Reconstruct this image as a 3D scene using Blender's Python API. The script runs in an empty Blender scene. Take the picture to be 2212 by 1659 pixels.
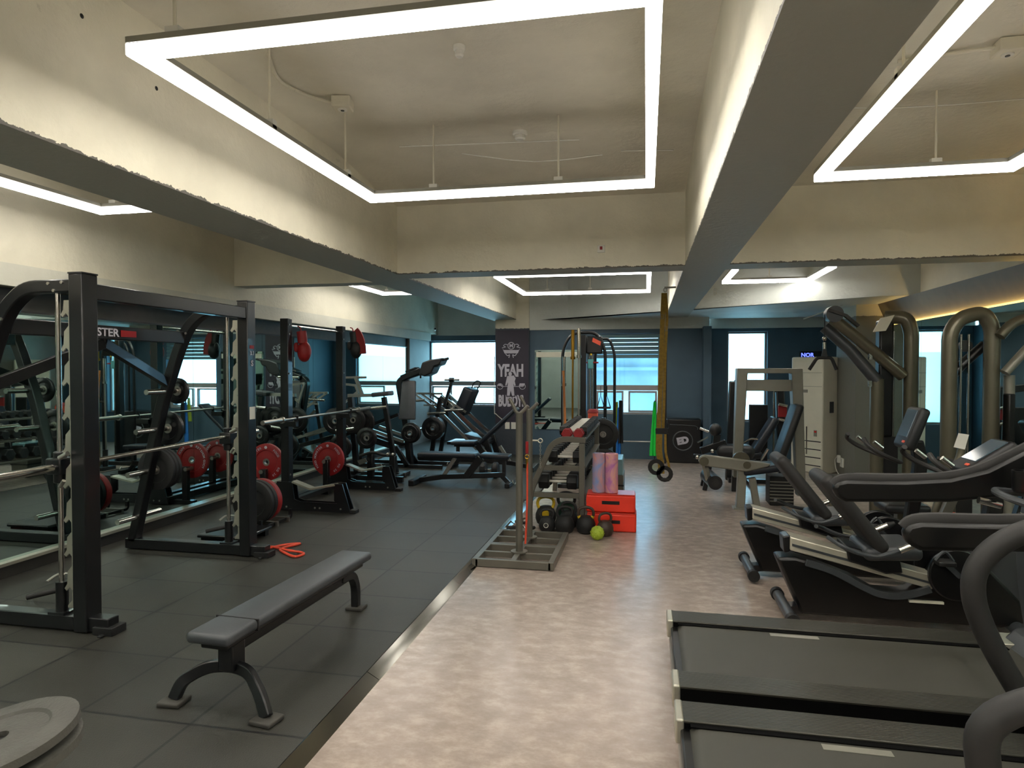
import bpy, bmesh, math, random
from math import sin, cos, pi, radians
from mathutils import Vector, Matrix, Euler
random.seed(7)
SC = bpy.context.scene
COL = SC.collection

# ---------------------------------------------------------------- camera, world, exposure
cam_d = bpy.data.cameras.new('camera')
cam_d.sensor_width = 36.0
cam_d.lens = 36.0 * 1420.0 / 2212.0
cam_d.clip_start = 0.05
cam_d.clip_end = 200
cam = bpy.data.objects.new('camera', cam_d)
COL.objects.link(cam)
cam.location = (0, 0, 1.65)
cam.rotation_euler = (radians(90) - math.atan(32.5 / 1420 * cos(radians(11.54))), 0, radians(11.54))
SC.camera = cam

SC.view_settings.view_transform = 'Standard'
SC.view_settings.look = 'None'
SC.view_settings.exposure = 0.0
SC.view_settings.gamma = 1.0
SC.view_settings.use_curve_mapping = False

W = bpy.data.worlds.new('world')
SC.world = W
W.use_nodes = True
wn = W.node_tree.nodes
wn['Background'].inputs[0].default_value = (0.50, 0.80, 1.0, 1)
wn['Background'].inputs[1].default_value = 9.0

def portal(x, y, z, w, h, rz):
    l = bpy.data.lights.new('window_portal', 'AREA')
    l.shape = 'RECTANGLE'; l.size = w; l.size_y = h
    l.cycles.is_portal = True
    o = bpy.data.objects.new('window_portal', l); COL.objects.link(o)
    o.location = (x, y, z); o.rotation_euler = (radians(-90), 0, rz)
portal(-4.15, 14.9, 1.56, 1.7, 1.5, 0)
portal(-0.37, 12.85, 1.45, 1.2, 1.3, 0)
portal(1.8, 12.85, 1.5, 0.66, 1.55, 0)

# ---------------------------------------------------------------- helpers
def lin(h):
    h = h.lstrip('#')
    r = []
    for i in (0, 2, 4):
        c = int(h[i:i+2], 16) / 255
        r.append(c / 12.92 if c <= 0.04045 else ((c + 0.055) / 1.055) ** 2.4)
    return (*r, 1)

MATS = {}
def mat(name, hexc, rough=0.5, metal=0.0, var=0.12, scale=8.0, bump=0.0, bscale=60.0, spec=0.5, coat=0.0, emit=None, alpha=None):
    m = bpy.data.materials.new(name); m.use_nodes = True
    nt = m.node_tree; n = nt.nodes; L = nt.links
    b = n['Principled BSDF']
    c = lin(hexc)
    b.inputs['Roughness'].default_value = rough
    b.inputs['Metallic'].default_value = metal
    b.inputs['Specular IOR Level'].default_value = spec
    b.inputs['Coat Weight'].default_value = coat
    tc = n.new('ShaderNodeTexCoord')
    nz = n.new('ShaderNodeTexNoise'); nz.inputs['Scale'].default_value = scale; nz.inputs['Detail'].default_value = 4
    L.new(tc.outputs['Object'], nz.inputs['Vector'])
    rp = n.new('ShaderNodeValToRGB')
    rp.color_ramp.elements[0].position = 0.3; rp.color_ramp.elements[1].position = 0.7
    rp.color_ramp.elements[0].color = tuple(max(0, v * (1 - var)) for v in c[:3]) + (1,)
    rp.color_ramp.elements[1].color = tuple(min(1, v * (1 + var)) for v in c[:3]) + (1,)
    L.new(nz.outputs['Fac'], rp.inputs['Fac'])
    L.new(rp.outputs['Color'], b.inputs['Base Color'])
    if bump:
        n2 = n.new('ShaderNodeTexNoise'); n2.inputs['Scale'].default_value = bscale; n2.inputs['Detail'].default_value = 3
        L.new(tc.outputs['Object'], n2.inputs['Vector'])
        bp = n.new('ShaderNodeBump'); bp.inputs['Strength'].default_value = bump; bp.inputs['Distance'].default_value = 0.01
        L.new(n2.outputs['Fac'], bp.inputs['Height']); L.new(bp.outputs['Normal'], b.inputs['Normal'])
    if emit:
        b.inputs['Emission Color'].default_value = lin(emit[0]); b.inputs['Emission Strength'].default_value = emit[1]
    MATS[name] = m
    return m

mat('black_metal', '#101113', 0.3, 0.0, coat=0.15)
mat('black_satin', '#070707', 0.35, 0.0)
mat('black_rubber', '#141414', 0.62, bump=0.2, bscale=200)
mat('black_pad', '#1b1c1e', 0.42, bump=0.12, bscale=300)
mat('navy_pad', '#141b25', 0.4, bump=0.12, bscale=300)
mat('grey_pad', '#3c3f42', 0.42, bump=0.1, bscale=300)
mat('black_plastic', '#08080a', 0.34)
mat('grey_plastic', '#3b3f42', 0.4)
mat('foam_black', '#252423', 0.6, bump=0.06, bscale=500)
mat('grey_metal', '#646158', 0.4, 0.35, var=0.06)
mat('bronze_metal', '#6a6656', 0.3, 0.45, var=0.05)
mat('pale_metal', '#8d8b80', 0.38, 0.3, var=0.05)
mat('chrome', '#c9c6bf', 0.16, 1.0, var=0.03)
mat('steel', '#a8a59d', 0.3, 0.9, var=0.06)
mat('brass', '#a0792c', 0.28, 0.9, var=0.1)
mat('alu_bright', '#cfcab8', 0.3, 0.5, var=.04)
mat('handle_pale', '#d6d2c8', .3, .3)
mat('strip_metal', '#8f8d86', 0.14, 1.0, var=.05, scale=3)
mat('alu', '#b9b7a8', 0.34, 0.75, var=0.04)
mat('red', '#c22418', 0.5)
mat('red_rubber', '#92181a', 0.5)
mat('red_bright', '#e5341c', 0.45, var=0.05)
mat('red_dark', '#8a0f12', 0.5)
mat('orange', '#e2573a', 0.5)
mat('white', '#d8d6cc', 0.5, var=0.04)
mat('ac_white', '#dcd8c6', 0.4, var=0.03)
mat('print_white', '#b9b6c0', 0.6, var=0.05)
mat('yellow', '#c9a81e', 0.6)
mat('yellow_strap', '#8a6e22', 0.75, var=0.25, scale=30)
mat('green', '#20d04a', 0.6, var=0.08)
mat('lime', '#94a82a', 0.6, var=0.15)
mat('green_dark', '#143c28', 0.5)
mat('blue', '#1c6fc0', 0.55)
mat('teal_cloth', '#5aa0a0', 0.8)
mat('pink_cloth', '#a8305a', 0.8)
mat('wood', '#a8662e', 0.5, var=0.2, scale=3)
mat('wood_dark', '#3a2c22', 0.5)
mat('cord_orange', '#d94a30', 0.5)
mat('bin_clear', '#6f9aa0', .2)
mat('screen', '#39464f', 0.15, var=0.1, emit=('#6f8590', 0.10))
mat('void_black', '#030303', 0.8, spec=.1)
mat('left_wall_dark', '#4d4b43', .6, bump=.05)
mat('belt', '#3c3b34', 0.55, bump=0.15, bscale=500, var=0.1, scale=2)
mat('lamp', '#ffffff', 0.5, emit=('#fffaf0', 34.0))
mat('lamp_side', '#ffffff', 0.5, emit=('#fffaf6', 4.2))
mat('downlamp', '#ffffff', 0.5, emit=('#f4ecff', 12.0))
mat('warm_led', '#ffffff', 0.5, emit=('#ffcf80', 22.0))
mat('blue_led', '#101030', 0.5, emit=('#4a58ff', 5.0))
mat('win_frame', '#9a9794', 0.4, var=0.03)
mat('blind', '#5f7f88', 0.6, var=0.05)
mat('dark_wall', '#405767', 0.55, var=0.08, scale=3, bump=0.05)
mat('olive_trim', '#6a6252', 0.5, var=0.08)
mat('poster_dark', '#2b2533', 0.55, var=0.06)
mat('skirt', '#2b2a27', 0.5)
mat('brick_out', '#8fa0a8', 0.8, var=0.15, scale=2, bump=0.3, bscale=8)

def paint_mat(name, hexc, dark=None, zb=2.6, rough=0.62, scale=1.6, stains=True):
    """cream paint on rough concrete; where dark is given everything below a ragged line at zb is dark grey paint"""
    m = bpy.data.materials.new(name); m.use_nodes = True
    nt = m.node_tree; n = nt.nodes; L = nt.links; b = n['Principled BSDF']
    b.inputs['Roughness'].default_value = rough
    g = n.new('ShaderNodeNewGeometry')
    def noise(s, d=4, r=0.55):
        z = n.new('ShaderNodeTexNoise'); z.inputs['Scale'].default_value = s; z.inputs['Detail'].default_value = d; z.inputs['Roughness'].default_value = r
        L.new(g.outputs['Position'], z.inputs['Vector']); return z
    a = noise(scale)
    rp = n.new('ShaderNodeValToRGB'); c = lin(hexc)
    rp.color_ramp.elements[0].position = 0.35; rp.color_ramp.elements[1].position = 0.65
    rp.color_ramp.elements[0].color = tuple(v * 0.9 for v in c[:3]) + (1,)
    rp.color_ramp.elements[1].color = tuple(v * 1.06 for v in c[:3]) + (1,)
    L.new(a.outputs['Fac'], rp.inputs['Fac'])
    out = rp.outputs['Color']
    if stains:
        s = noise(5.5, 6, 0.65)
        sr = n.new('ShaderNodeValToRGB')
        sr.color_ramp.elements[0].position = 0.70; sr.color_ramp.elements[1].position = 0.76
        sr.color_ramp.elements[0].color = (0, 0, 0, 1); sr.color_ramp.elements[1].color = (0.5, 0.5, 0.5, 1)
        L.new(s.outputs['Fac'], sr.inputs['Fac'])
        mx = n.new('ShaderNodeMix'); mx.data_type = 'RGBA'
        L.new(sr.outputs['Color'], mx.inputs[0]); L.new(out, mx.inputs[6]); mx.inputs[7].default_value = tuple(v * 0.45 for v in c[:3]) + (1,)
        out = mx.outputs[2]
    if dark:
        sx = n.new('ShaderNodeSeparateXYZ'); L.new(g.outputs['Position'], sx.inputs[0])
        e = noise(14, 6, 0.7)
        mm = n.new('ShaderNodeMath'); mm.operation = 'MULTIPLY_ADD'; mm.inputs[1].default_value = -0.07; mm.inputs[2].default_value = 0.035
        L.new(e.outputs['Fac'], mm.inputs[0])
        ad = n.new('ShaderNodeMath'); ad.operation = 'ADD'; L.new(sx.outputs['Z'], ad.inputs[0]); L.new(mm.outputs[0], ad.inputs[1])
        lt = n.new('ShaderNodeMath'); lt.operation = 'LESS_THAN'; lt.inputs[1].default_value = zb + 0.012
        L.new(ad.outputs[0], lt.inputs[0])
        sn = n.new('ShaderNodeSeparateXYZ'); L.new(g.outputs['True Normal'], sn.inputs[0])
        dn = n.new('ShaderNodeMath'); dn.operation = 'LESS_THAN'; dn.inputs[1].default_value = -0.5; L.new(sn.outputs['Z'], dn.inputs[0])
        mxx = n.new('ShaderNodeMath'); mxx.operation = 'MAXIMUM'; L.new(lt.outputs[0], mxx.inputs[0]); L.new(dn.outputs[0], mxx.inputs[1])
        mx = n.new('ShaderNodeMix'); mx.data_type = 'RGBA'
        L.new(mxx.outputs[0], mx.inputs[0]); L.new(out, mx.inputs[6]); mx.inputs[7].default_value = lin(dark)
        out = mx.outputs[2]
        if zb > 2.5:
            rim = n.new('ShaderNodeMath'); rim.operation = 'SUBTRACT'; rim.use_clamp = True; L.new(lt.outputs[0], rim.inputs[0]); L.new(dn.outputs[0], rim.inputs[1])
            m3 = n.new('ShaderNodeMix'); m3.data_type = 'RGBA'; L.new(rim.outputs[0], m3.inputs[0]); L.new(out, m3.inputs[6]); m3.inputs[7].default_value = lin('#57534a'); out = m3.outputs[2]  # same paint in two tones: underside lightened for bounce light, lit rim kept darker
    L.new(out, b.inputs['Base Color'])
    bn = noise(22, 5, 0.6)
    bp = n.new('ShaderNodeBump'); bp.inputs['Strength'].default_value = 0.35; bp.inputs['Distance'].default_value = 0.015
    L.new(bn.outputs['Fac'], bp.inputs['Height']); L.new(bp.outputs['Normal'], b.inputs['Normal'])
    MATS[name] = m
    return m
paint_mat('ceiling_paint', '#d8d3c2', stains=False)
paint_mat('wall_paint', '#d6d0bc')
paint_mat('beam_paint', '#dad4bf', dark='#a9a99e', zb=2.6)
paint_mat('column_paint', '#d6d0bc', dark='#74746c', zb=2.42)
paint_mat('poster_column_paint', '#d6d0bc', dark='#363c44', zb=2.42)
paint_mat('grey_paint', '#8a8b88', stains=False)
paint_mat('fascia_paint', '#c4c2b4', stains=False)

def floor_rubber():
    m = bpy.data.materials.new('rubber_tiles'); m.use_nodes = True
    nt = m.node_tree; n = nt.nodes; L = nt.links; b = n['Principled BSDF']
    g = n.new('ShaderNodeNewGeometry'); sx = n.new('ShaderNodeSeparateXYZ'); L.new(g.outputs['Position'], sx.inputs[0])
    def edge(ch, off, per):
        a = n.new('ShaderNodeMath'); a.operation = 'ADD'; a.inputs[1].default_value = off; L.new(sx.outputs[ch], a.inputs[0])
        p = n.new('ShaderNodeMath'); p.operation = 'PINGPONG'; p.inputs[1].default_value = per / 2; L.new(a.outputs[0], p.inputs[0])
        s = n.new('ShaderNodeMath'); s.operation = 'LESS_THAN'; s.inputs[1].default_value = 0.008; L.new(p.outputs[0], s.inputs[0])
        return s
    ex = edge('X', 1.47, 0.6); ey = edge('Y', -0.26, 0.6)
    mx = n.new('ShaderNodeMath'); mx.operation = 'MAXIMUM'; L.new(ex.outputs[0], mx.inputs[0]); L.new(ey.outputs[0], mx.inputs[1])
    z = n.new('ShaderNodeTexNoise'); z.inputs['Scale'].default_value = 1.3; z.inputs['Detail'].default_value = 5; L.new(g.outputs['Position'], z.inputs['Vector'])
    rp = n.new('ShaderNodeValToRGB'); rp.color_ramp.elements[0].position = .3; rp.color_ramp.elements[1].position = .7
    rp.color_ramp.elements[0].color = lin('#2b2a25'); rp.color_ramp.elements[1].color = lin('#373630'); L.new(z.outputs['Fac'], rp.inputs['Fac'])
    # each tile a slightly different tone
    fl = n.new('ShaderNodeVectorMath'); fl.operation = 'SNAP'; fl.inputs[1].default_value = (0.6, 0.6, 10)
    av = n.new('ShaderNodeVectorMath'); av.operation = 'ADD'; av.inputs[1].default_value = (1.47, -0.26, 0)
    L.new(g.outputs['Position'], av.inputs[0]); L.new(av.outputs[0], fl.inputs[0])
    wn_ = n.new('ShaderNodeTexWhiteNoise'); L.new(fl.outputs[0], wn_.inputs['Vector'])
    mr = n.new('ShaderNodeMapRange'); mr.inputs[3].default_value = 0.78; mr.inputs[4].default_value = 1.22; L.new(wn_.outputs['Value'], mr.inputs[0])
    mu = n.new('ShaderNodeMix'); mu.data_type = 'RGBA'; mu.blend_type = 'MULTIPLY'; mu.inputs[0].default_value = 1
    L.new(rp.outputs['Color'], mu.inputs[6]); L.new(mr.outputs[0], mu.inputs[7])
    mc = n.new('ShaderNodeMix'); mc.data_type = 'RGBA'; L.new(mx.outputs[0], mc.inputs[0]); L.new(mu.outputs[2], mc.inputs[6]); mc.inputs[7].default_value = lin('#0c0c0c')
    L.new(mc.outputs[2], b.inputs['Base Color'])
    b.inputs['Roughness'].default_value = 0.5
    z2 = n.new('ShaderNodeTexNoise'); z2.inputs['Scale'].default_value = 160; L.new(g.outputs['Position'], z2.inputs['Vector'])
    sb = n.new('ShaderNodeMath'); sb.operation = 'SUBTRACT'; L.new(z2.outputs['Fac'], sb.inputs[0]); L.new(mx.outputs[0], sb.inputs[1])
    bp = n.new('ShaderNodeBump'); bp.inputs['Strength'].default_value = 0.3; bp.inputs['Distance'].default_value = 0.006
    L.new(sb.outputs[0], bp.inputs['Height']); L.new(bp.outputs['Normal'], b.inputs['Normal'])
    MATS['rubber_tiles'] = m
floor_rubber()

def floor_vinyl():
    m = bpy.data.materials.new('mottled_vinyl'); m.use_nodes = True
    nt = m.node_tree; n = nt.nodes; L = nt.links; b = n['Principled BSDF']
    g = n.new('ShaderNodeNewGeometry')
    mp = n.new('ShaderNodeMapping'); mp.inputs['Scale'].default_value = (1, 1.5, 1); L.new(g.outputs['Position'], mp.inputs[0])
    z = n.new('ShaderNodeTexNoise'); z.inputs['Scale'].default_value = 9; z.inputs['Detail'].default_value = 7; z.inputs['Roughness'].default_value = 0.68
    L.new(mp.outputs[0], z.inputs['Vector'])
    rp = n.new('ShaderNodeValToRGB'); e = rp.color_ramp.elements
    e[0].position = .36; e[0].color = lin('#94867c'); e[1].position = .66; e[1].color = lin('#b3a497')
    k = rp.color_ramp.elements.new(.5); k.color = lin('#a09187')
    L.new(z.outputs['Fac'], rp.inputs['Fac']); L.new(rp.outputs['Color'], b.inputs['Base Color'])
    b.inputs['Roughness'].default_value = 0.27
    z2 = n.new('ShaderNodeTexNoise'); z2.inputs['Scale'].default_value = 35; z2.inputs['Detail'].default_value = 4; L.new(g.outputs['Position'], z2.inputs['Vector'])
    bp = n.new('ShaderNodeBump'); bp.inputs['Strength'].default_value = 0.12; bp.inputs['Distance'].default_value = 0.004
    L.new(z2.outputs['Fac'], bp.inputs['Height']); L.new(bp.outputs['Normal'], b.inputs['Normal'])
    MATS['mottled_vinyl'] = m
floor_vinyl()

def special(name, kind):
    m = bpy.data.materials.new(name); m.use_nodes = True
    nt = m.node_tree; n = nt.nodes; L = nt.links; b = n['Principled BSDF']; out = n['Material Output']
    if kind == 'mirror':
        b.inputs['Metallic'].default_value = 1; b.inputs['Roughness'].default_value = 0.015
        b.inputs['Base Color'].default_value = (0.60, 0.78, 0.74, 1)
    else:
        t = n.new('ShaderNodeBsdfTransparent'); gl = n.new('ShaderNodeBsdfGlossy'); gl.inputs['Roughness'].default_value = 0.03
        mix = n.new('ShaderNodeMixShader'); mix.inputs[0].default_value = 0.06
        if kind == 'glass':
            t.inputs[0].default_value = (0.72, 0.86, 0.92, 1)
            L.new(t.outputs[0], mix.inputs[1])
        else:
            tr = n.new('ShaderNodeBsdfTranslucent'); tr.inputs[0].default_value = (0.85, 1, 1, 1)
            m2 = n.new('ShaderNodeMixShader'); m2.inputs[0].default_value = 0.35
            t.inputs[0].default_value = (0.7, 0.82, 0.84, 1)
            L.new(t.outputs[0], m2.inputs[1]); L.new(tr.outputs[0], m2.inputs[2]); L.new(m2.outputs[0], mix.inputs[1])
        L.new(gl.outputs[0], mix.inputs[2]); L.new(mix.outputs[0], out.inputs[0])
    MATS[name] = m
special('mirror', 'mirror'); special('glass', 'glass'); special('frosted', 'frosted')

class G:
    """collects shapes for ONE mesh object"""
    def __init__(s): s.bm = bmesh.new(); s.mi = 0
    def faces_new(s, vs, fs):
        v = [s.bm.verts.new(p) for p in vs]
        for f in fs:
            try:
                fc = s.bm.faces.new([v[i] for i in f]); fc.material_index = s.mi
            except ValueError: pass
        return s
    def box(s, x0, x1, y0, y1, z0, z1):
        return s.faces_new([(x, y, z) for x in (x0, x1) for y in (y0, y1) for z in (z0, z1)],
                           [(0, 1, 3, 2), (4, 6, 7, 5), (0, 4, 5, 1), (2, 3, 7, 6), (0, 2, 6, 4), (1, 5, 7, 3)])
    def bar(s, p, q, w, h, up=(0, 0, 1), w2=None, h2=None):
        p = Vector(p); q = Vector(q); d = (q - p).normalized(); up = Vector(up)
        if abs(d.dot(up)) > 0.98: up = Vector((0, 1, 0)) if abs(d.y) < .9 else Vector((1, 0, 0))
        a = d.cross(up).normalized(); b = a.cross(d).normalized()
        w2 = w if w2 is None else w2; h2 = h if h2 is None else h2
        vs = []
        for c, ww, hh in ((p, w, h), (q, w2, h2)):
            for i, j in ((-1, -1), (1, -1), (1, 1), (-1, 1)): vs.append(c + a * i * ww / 2 + b * j * hh / 2)
        return s.faces_new(vs, [(3, 2, 1, 0), (4, 5, 6, 7), (0, 1, 5, 4), (1, 2, 6, 5), (2, 3, 7, 6), (3, 0, 4, 7)])
    def sweep(s, pts, sect, closed=False, up=None, caps=True):
        """sect: list of (a,b) offsets; swept along pts with minimal twist"""
        pts = [Vector(p) for p in pts]; n = len(pts); k = len(sect); rings = []
        T = []
        for i in range(n):
            if closed: t = (pts[(i + 1) % n] - pts[i - 1])
            else: t = pts[min(i + 1, n - 1)] - pts[max(i - 1, 0)]
            T.append(t.normalized())
        u = Vector(up) if up else (Vector((0, 0, 1)) if abs(T[0].z) < .9 else Vector((1, 0, 0)))
        a = T[0].cross(u).normalized()
        for i in range(n):
            if up: 
                c = T[i].cross(u)
                if c.length > 1e-3: a = c.normalized()
            else:
                a = (a - T[i] * a.dot(T[i])).normalized()
            b = a.cross(T[i]).normalized()
            if 0 < i < n - 1 and not closed:
                ca = (pts[i] - pts[i-1]).normalized().dot((pts[i+1] - pts[i]).normalized())
                m = 1 / max(0.6, math.sqrt(max(0.0, (1 + ca) / 2)))
            else: m = 1
            rings.append([s.bm.verts.new(pts[i] + a * x * (m if len(sect) == 4 else 1) + b * y * (m if len(sect) == 4 else 1)) for x, y in sect])
        N = n if closed else n - 1
        for i in range(N):
            r0, r1 = rings[i], rings[(i + 1) % n]
            for j in range(k):
                f = s.bm.faces.new((r0[j], r0[(j + 1) % k], r1[(j + 1) % k], r1[j])); f.material_index = s.mi
        if not closed and caps:
            f = s.bm.faces.new(rings[0][::-1]); f.material_index = s.mi
            f = s.bm.faces.new(rings[-1]); f.material_index = s.mi
        return s
    def tube(s, pts, r, seg=10, closed=False, sm=0):
        if sm: pts = smooth(pts, sm, closed)
        return s.sweep(pts, [(r * cos(2 * pi * i / seg), r * sin(2 * pi * i / seg)) for i in range(seg)], closed)
    def rail(s, pts, w, h, up=(0, 0, 1), sm=0, closed=False):
        if sm: pts = smooth(pts, sm, closed)
        return s.sweep(pts, [(-w/2, -h/2), (w/2, -h/2), (w/2, h/2), (-w/2, h/2)], closed, up=up)
    def oval(s, pts, w, h, up=(0, 0, 1), sm=0, seg=12, closed=False):
        if sm: pts = smooth(pts, sm, closed)
        return s.sweep(pts, [(w/2 * cos(2*pi*i/seg), h/2 * sin(2*pi*i/seg)) for i in range(seg)], closed, up=up)
    def cyl(s, p, q, r, r2=None, seg=20):
        return s.lathe([(0, 0), (r, 0), (r if r2 is None else r2, (Vector(q) - Vector(p)).length), (0, (Vector(q) - Vector(p)).length)], p, Vector(q) - Vector(p), seg)
    def lathe(s, prof, p=(0, 0, 0), ax=(0, 0, 1), seg=24):
        p = Vector(p); d = Vector(ax).normalized()
        u = Vector((0, 0, 1)) if abs(d.z) < .9 else Vector((1, 0, 0))
        a = d.cross(u).normalized(); b = d.cross(a)
        prev = None
        for r, t in prof:
            if r < 1e-6: ring = [s.bm.verts.new(p + d * t)]
            else: ring = [s.bm.verts.new(p + d * t + (a * cos(2*pi*i/seg) + b * sin(2*pi*i/seg)) * r) for i in range(seg)]
            if prev is not None and not (len(prev) == 1 and len(ring) == 1):
                for i in range(seg):
                    j = (i + 1) % seg
                    if len(prev) == 1: vs = (prev[0], ring[j], ring[i])
                    elif len(ring) == 1: vs = (prev[i], prev[j], ring[0])
                    else: vs = (prev[i], prev[j], ring[j], ring[i])
                    f = s.bm.faces.new(vs); f.material_index = s.mi
            prev = ring
        return s
    def prism(s, poly, a, b, plane='xz'):
        def mk(u, v, w): return {'xz': (u, w, v), 'yz': (w, u, v), 'xy': (u, v, w)}[plane]
        n = len(poly)
        vs = [mk(u, v, a) for u, v in poly] + [mk(u, v, b) for u, v in poly]
        return s.faces_new(vs, [tuple(range(n))[::-1], tuple(range(n, 2 * n))] + [(i, (i + 1) % n, n + (i + 1) % n, n + i) for i in range(n)])
    def sph(s, c, r, seg=16, sc=(1, 1, 1)):
        k = bmesh.ops.create_uvsphere(s.bm, u_segments=seg, v_segments=max(6, seg // 2), radius=r)
        bmesh.ops.transform(s.bm, matrix=Matrix.Translation(c) @ Matrix.Diagonal((*sc, 1)), verts=k['verts'])
        for v in k['verts']:
            for f in v.link_faces: f.material_index = s.mi
        return s
    def pad(s, c, size, rot=(0, 0, 0), r=0.02, seg=3, taper=1.0):
        """upholstered pad: rounded box, optionally narrower at +y end"""
        t = bmesh.new(); bmesh.ops.create_cube(t, size=1)
        for v in t.verts:
            k = taper if v.co.y > 0 else 1
            v.co = Vector((v.co.x * size[0] * k, v.co.y * size[1], v.co.z * size[2]))
        bmesh.ops.bevel(t, geom=t.edges[:], offset=min(r, min(size) * .48), segments=seg, profile=0.5, affect='EDGES')
        M = Matrix.Translation(c) @ Euler(rot).to_matrix().to_4x4()
        bmesh.ops.transform(t, matrix=M, verts=t.verts)
        mp = {}
        for v in t.verts: mp[v] = s.bm.verts.new(v.co)
        for f in t.faces:
            nf = s.bm.faces.new([mp[v] for v in f.verts]); nf.material_index = s.mi
        t.free(); return s
    def build(s, name, m, parent=None, bevel=0.0, sharp=35, mats=None):
        bm = s.bm
        bmesh.ops.recalc_face_normals(bm, faces=bm.faces)
        for f in bm.faces: f.smooth = True
        for e in bm.edges:
            if len(e.link_faces) == 2 and e.calc_face_angle(0) > radians(sharp): e.smooth = False
        me = bpy.data.meshes.new(name); bm.to_mesh(me); bm.free()
        for q in (mats or [m]): me.materials.append(MATS[q])
        off = wc_off(parent)
        if off is not None: me.transform(Matrix.Translation(-off))
        o = bpy.data.objects.new(name, me); COL.objects.link(o)
        if parent is not None: o.parent = parent
        if bevel:
            b = o.modifiers.new('bevel', 'BEVEL'); b.width = bevel; b.segments = 2; b.limit_method = 'ANGLE'; b.angle_limit = radians(40)
        return o

def smooth(pts, n=5, closed=False):
    """Catmull-Rom through pts"""
    P = [Vector(p) for p in pts]; N = len(P); out = []
    rng = range(N) if closed else range(N - 1)
    for i in rng:
        if closed: a, b, c, d = P[i - 1], P[i], P[(i + 1) % N], P[(i + 2) % N]
        else: a, b, c, d = P[max(i - 1, 0)], P[i], P[i + 1], P[min(i + 2, N - 1)]
        for k in range(n):
            t = k / n
            out.append(0.5 * ((2 * b) + (-a + c) * t + (2 * a - 5 * b + 4 * c - d) * t * t + (-a + 3 * b - 3 * c + d) * t ** 3))
    if not closed: out.append(P[-1])
    return out
def rounded(pts, r=0.08, n=5):
    """polyline with rounded corners"""
    P = [Vector(p) for p in pts]; out = [P[0]]
    for i in range(1, len(P) - 1):
        a = (P[i-1] - P[i]); b = (P[i+1] - P[i]); k = min(r, a.length * .45, b.length * .45)
        p0 = P[i] + a.normalized() * k; p2 = P[i] + b.normalized() * k
        for j in range(n + 1):
            t = j / n; out.append(p0 * (1-t)**2 + P[i] * 2 * t * (1-t) + p2 * t * t)
    out.append(P[-1]); return out

WCSET = set()
def wc_off(p):
    if p is None: return None
    while p.parent is not None: p = p.parent
    return p.location.copy() if p.name in WCSET else None
def tag(o, label, cat, group=None):
    o['label'] = label; o['category'] = cat
    if group: o['group'] = group
    return o
def thing(name, label, cat, loc=(0, 0, 0), rz=0.0, group=None, wc=False):
    """an Empty at the thing's base; with wc its parts are written in room coordinates"""
    o = bpy.data.objects.new(name, None); COL.objects.link(o); o.empty_display_size = .1
    o.location = loc; o.rotation_euler = rz if isinstance(rz, tuple) else (0, 0, rz)
    if wc: WCSET.add(o.name)
    return tag(o, label, cat, group)
def struct(name, g, m, **k):
    o = g.build(name, m, **k); o['kind'] = 'structure'; return o
def kids(o): return [c for c in COL.objects if c.parent == o]
def dup(root, loc, rz=None, label=None, group=None):
    def cp(o, par):
        c = o.copy(); COL.objects.link(c); c.parent = par
        for ch in kids_map.get(o.name, []): cp(ch, c)
        return c
    kids_map = {}
    for o in COL.objects:
        if o.parent: kids_map.setdefault(o.parent.name, []).append(o)
    r = cp(root, None)
    r.location = loc
    if rz is not None: r.rotation_euler = (0, 0, rz) if not isinstance(rz, tuple) else rz
    if label: r['label'] = label
    if group: r['group'] = group
    return r
def text(body, size, loc, rot, m, parent=None, name='lettering', bold=0.0, ext=0.001, sx=1.0, curve_r=None, align='CENTER'):
    c = bpy.data.curves.new(name, 'FONT'); c.body = body; c.size = size; c.align_x = align; c.align_y = 'CENTER'
    c.extrude = ext; c.offset = bold; c.resolution_u = 3
    t = bpy.data.objects.new(name, c)
    me = bpy.data.meshes.new_from_object(t)
    bpy.data.objects.remove(t); bpy.data.curves.remove(c)
    for v in me.vertices: v.co.x *= sx
    me.materials.clear(); me.materials.append(MATS[m])
    off = wc_off(parent)
    o = bpy.data.objects.new(name, me); COL.objects.link(o); o.location = Vector(loc) - (off or Vector((0, 0, 0))); o.rotation_euler = rot
    if parent is not None: o.parent = parent
    return o

# ================================================================ THE ROOM
XL, XR, ZC, FZ = -5.0, 3.44, 3.4, -0.03
struct('floor', G().box(-5.3, -1.475, -3, 15.0, -0.2, 0.0), 'rubber_tiles')
f2 = struct('floor_walkway', G().box(-1.475, XR + .2, -3, 13.6, -0.2, FZ), 'mottled_vinyl')
struct('ceiling', G().box(-5.3, XR + .4, -3, 15.2, ZC, ZC + .2)
       .prism([(4.85, ZC), (6.3, ZC), (6.3, 3.27)], -2.46, XR, 'yz'), 'ceiling_paint')
# metal edge strip between rubber and vinyl (several lengths)
for i, (a, b) in enumerate(((-3, 1.6), (1.604, 3.3), (3.304, 4.9), (4.904, 6.6), (6.604, 8.4), (8.404, 10.2), (10.204, 12.4))):
    struct('trim_%d' % (i + 1), G().prism([(-1.484, -.001), (-1.484, 0.006), (-1.476, 0.009), (-1.470, 0.006), (-1.415, -0.024), (-1.405, FZ), (-1.475, FZ)], a, b), 'strip_metal')

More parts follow.
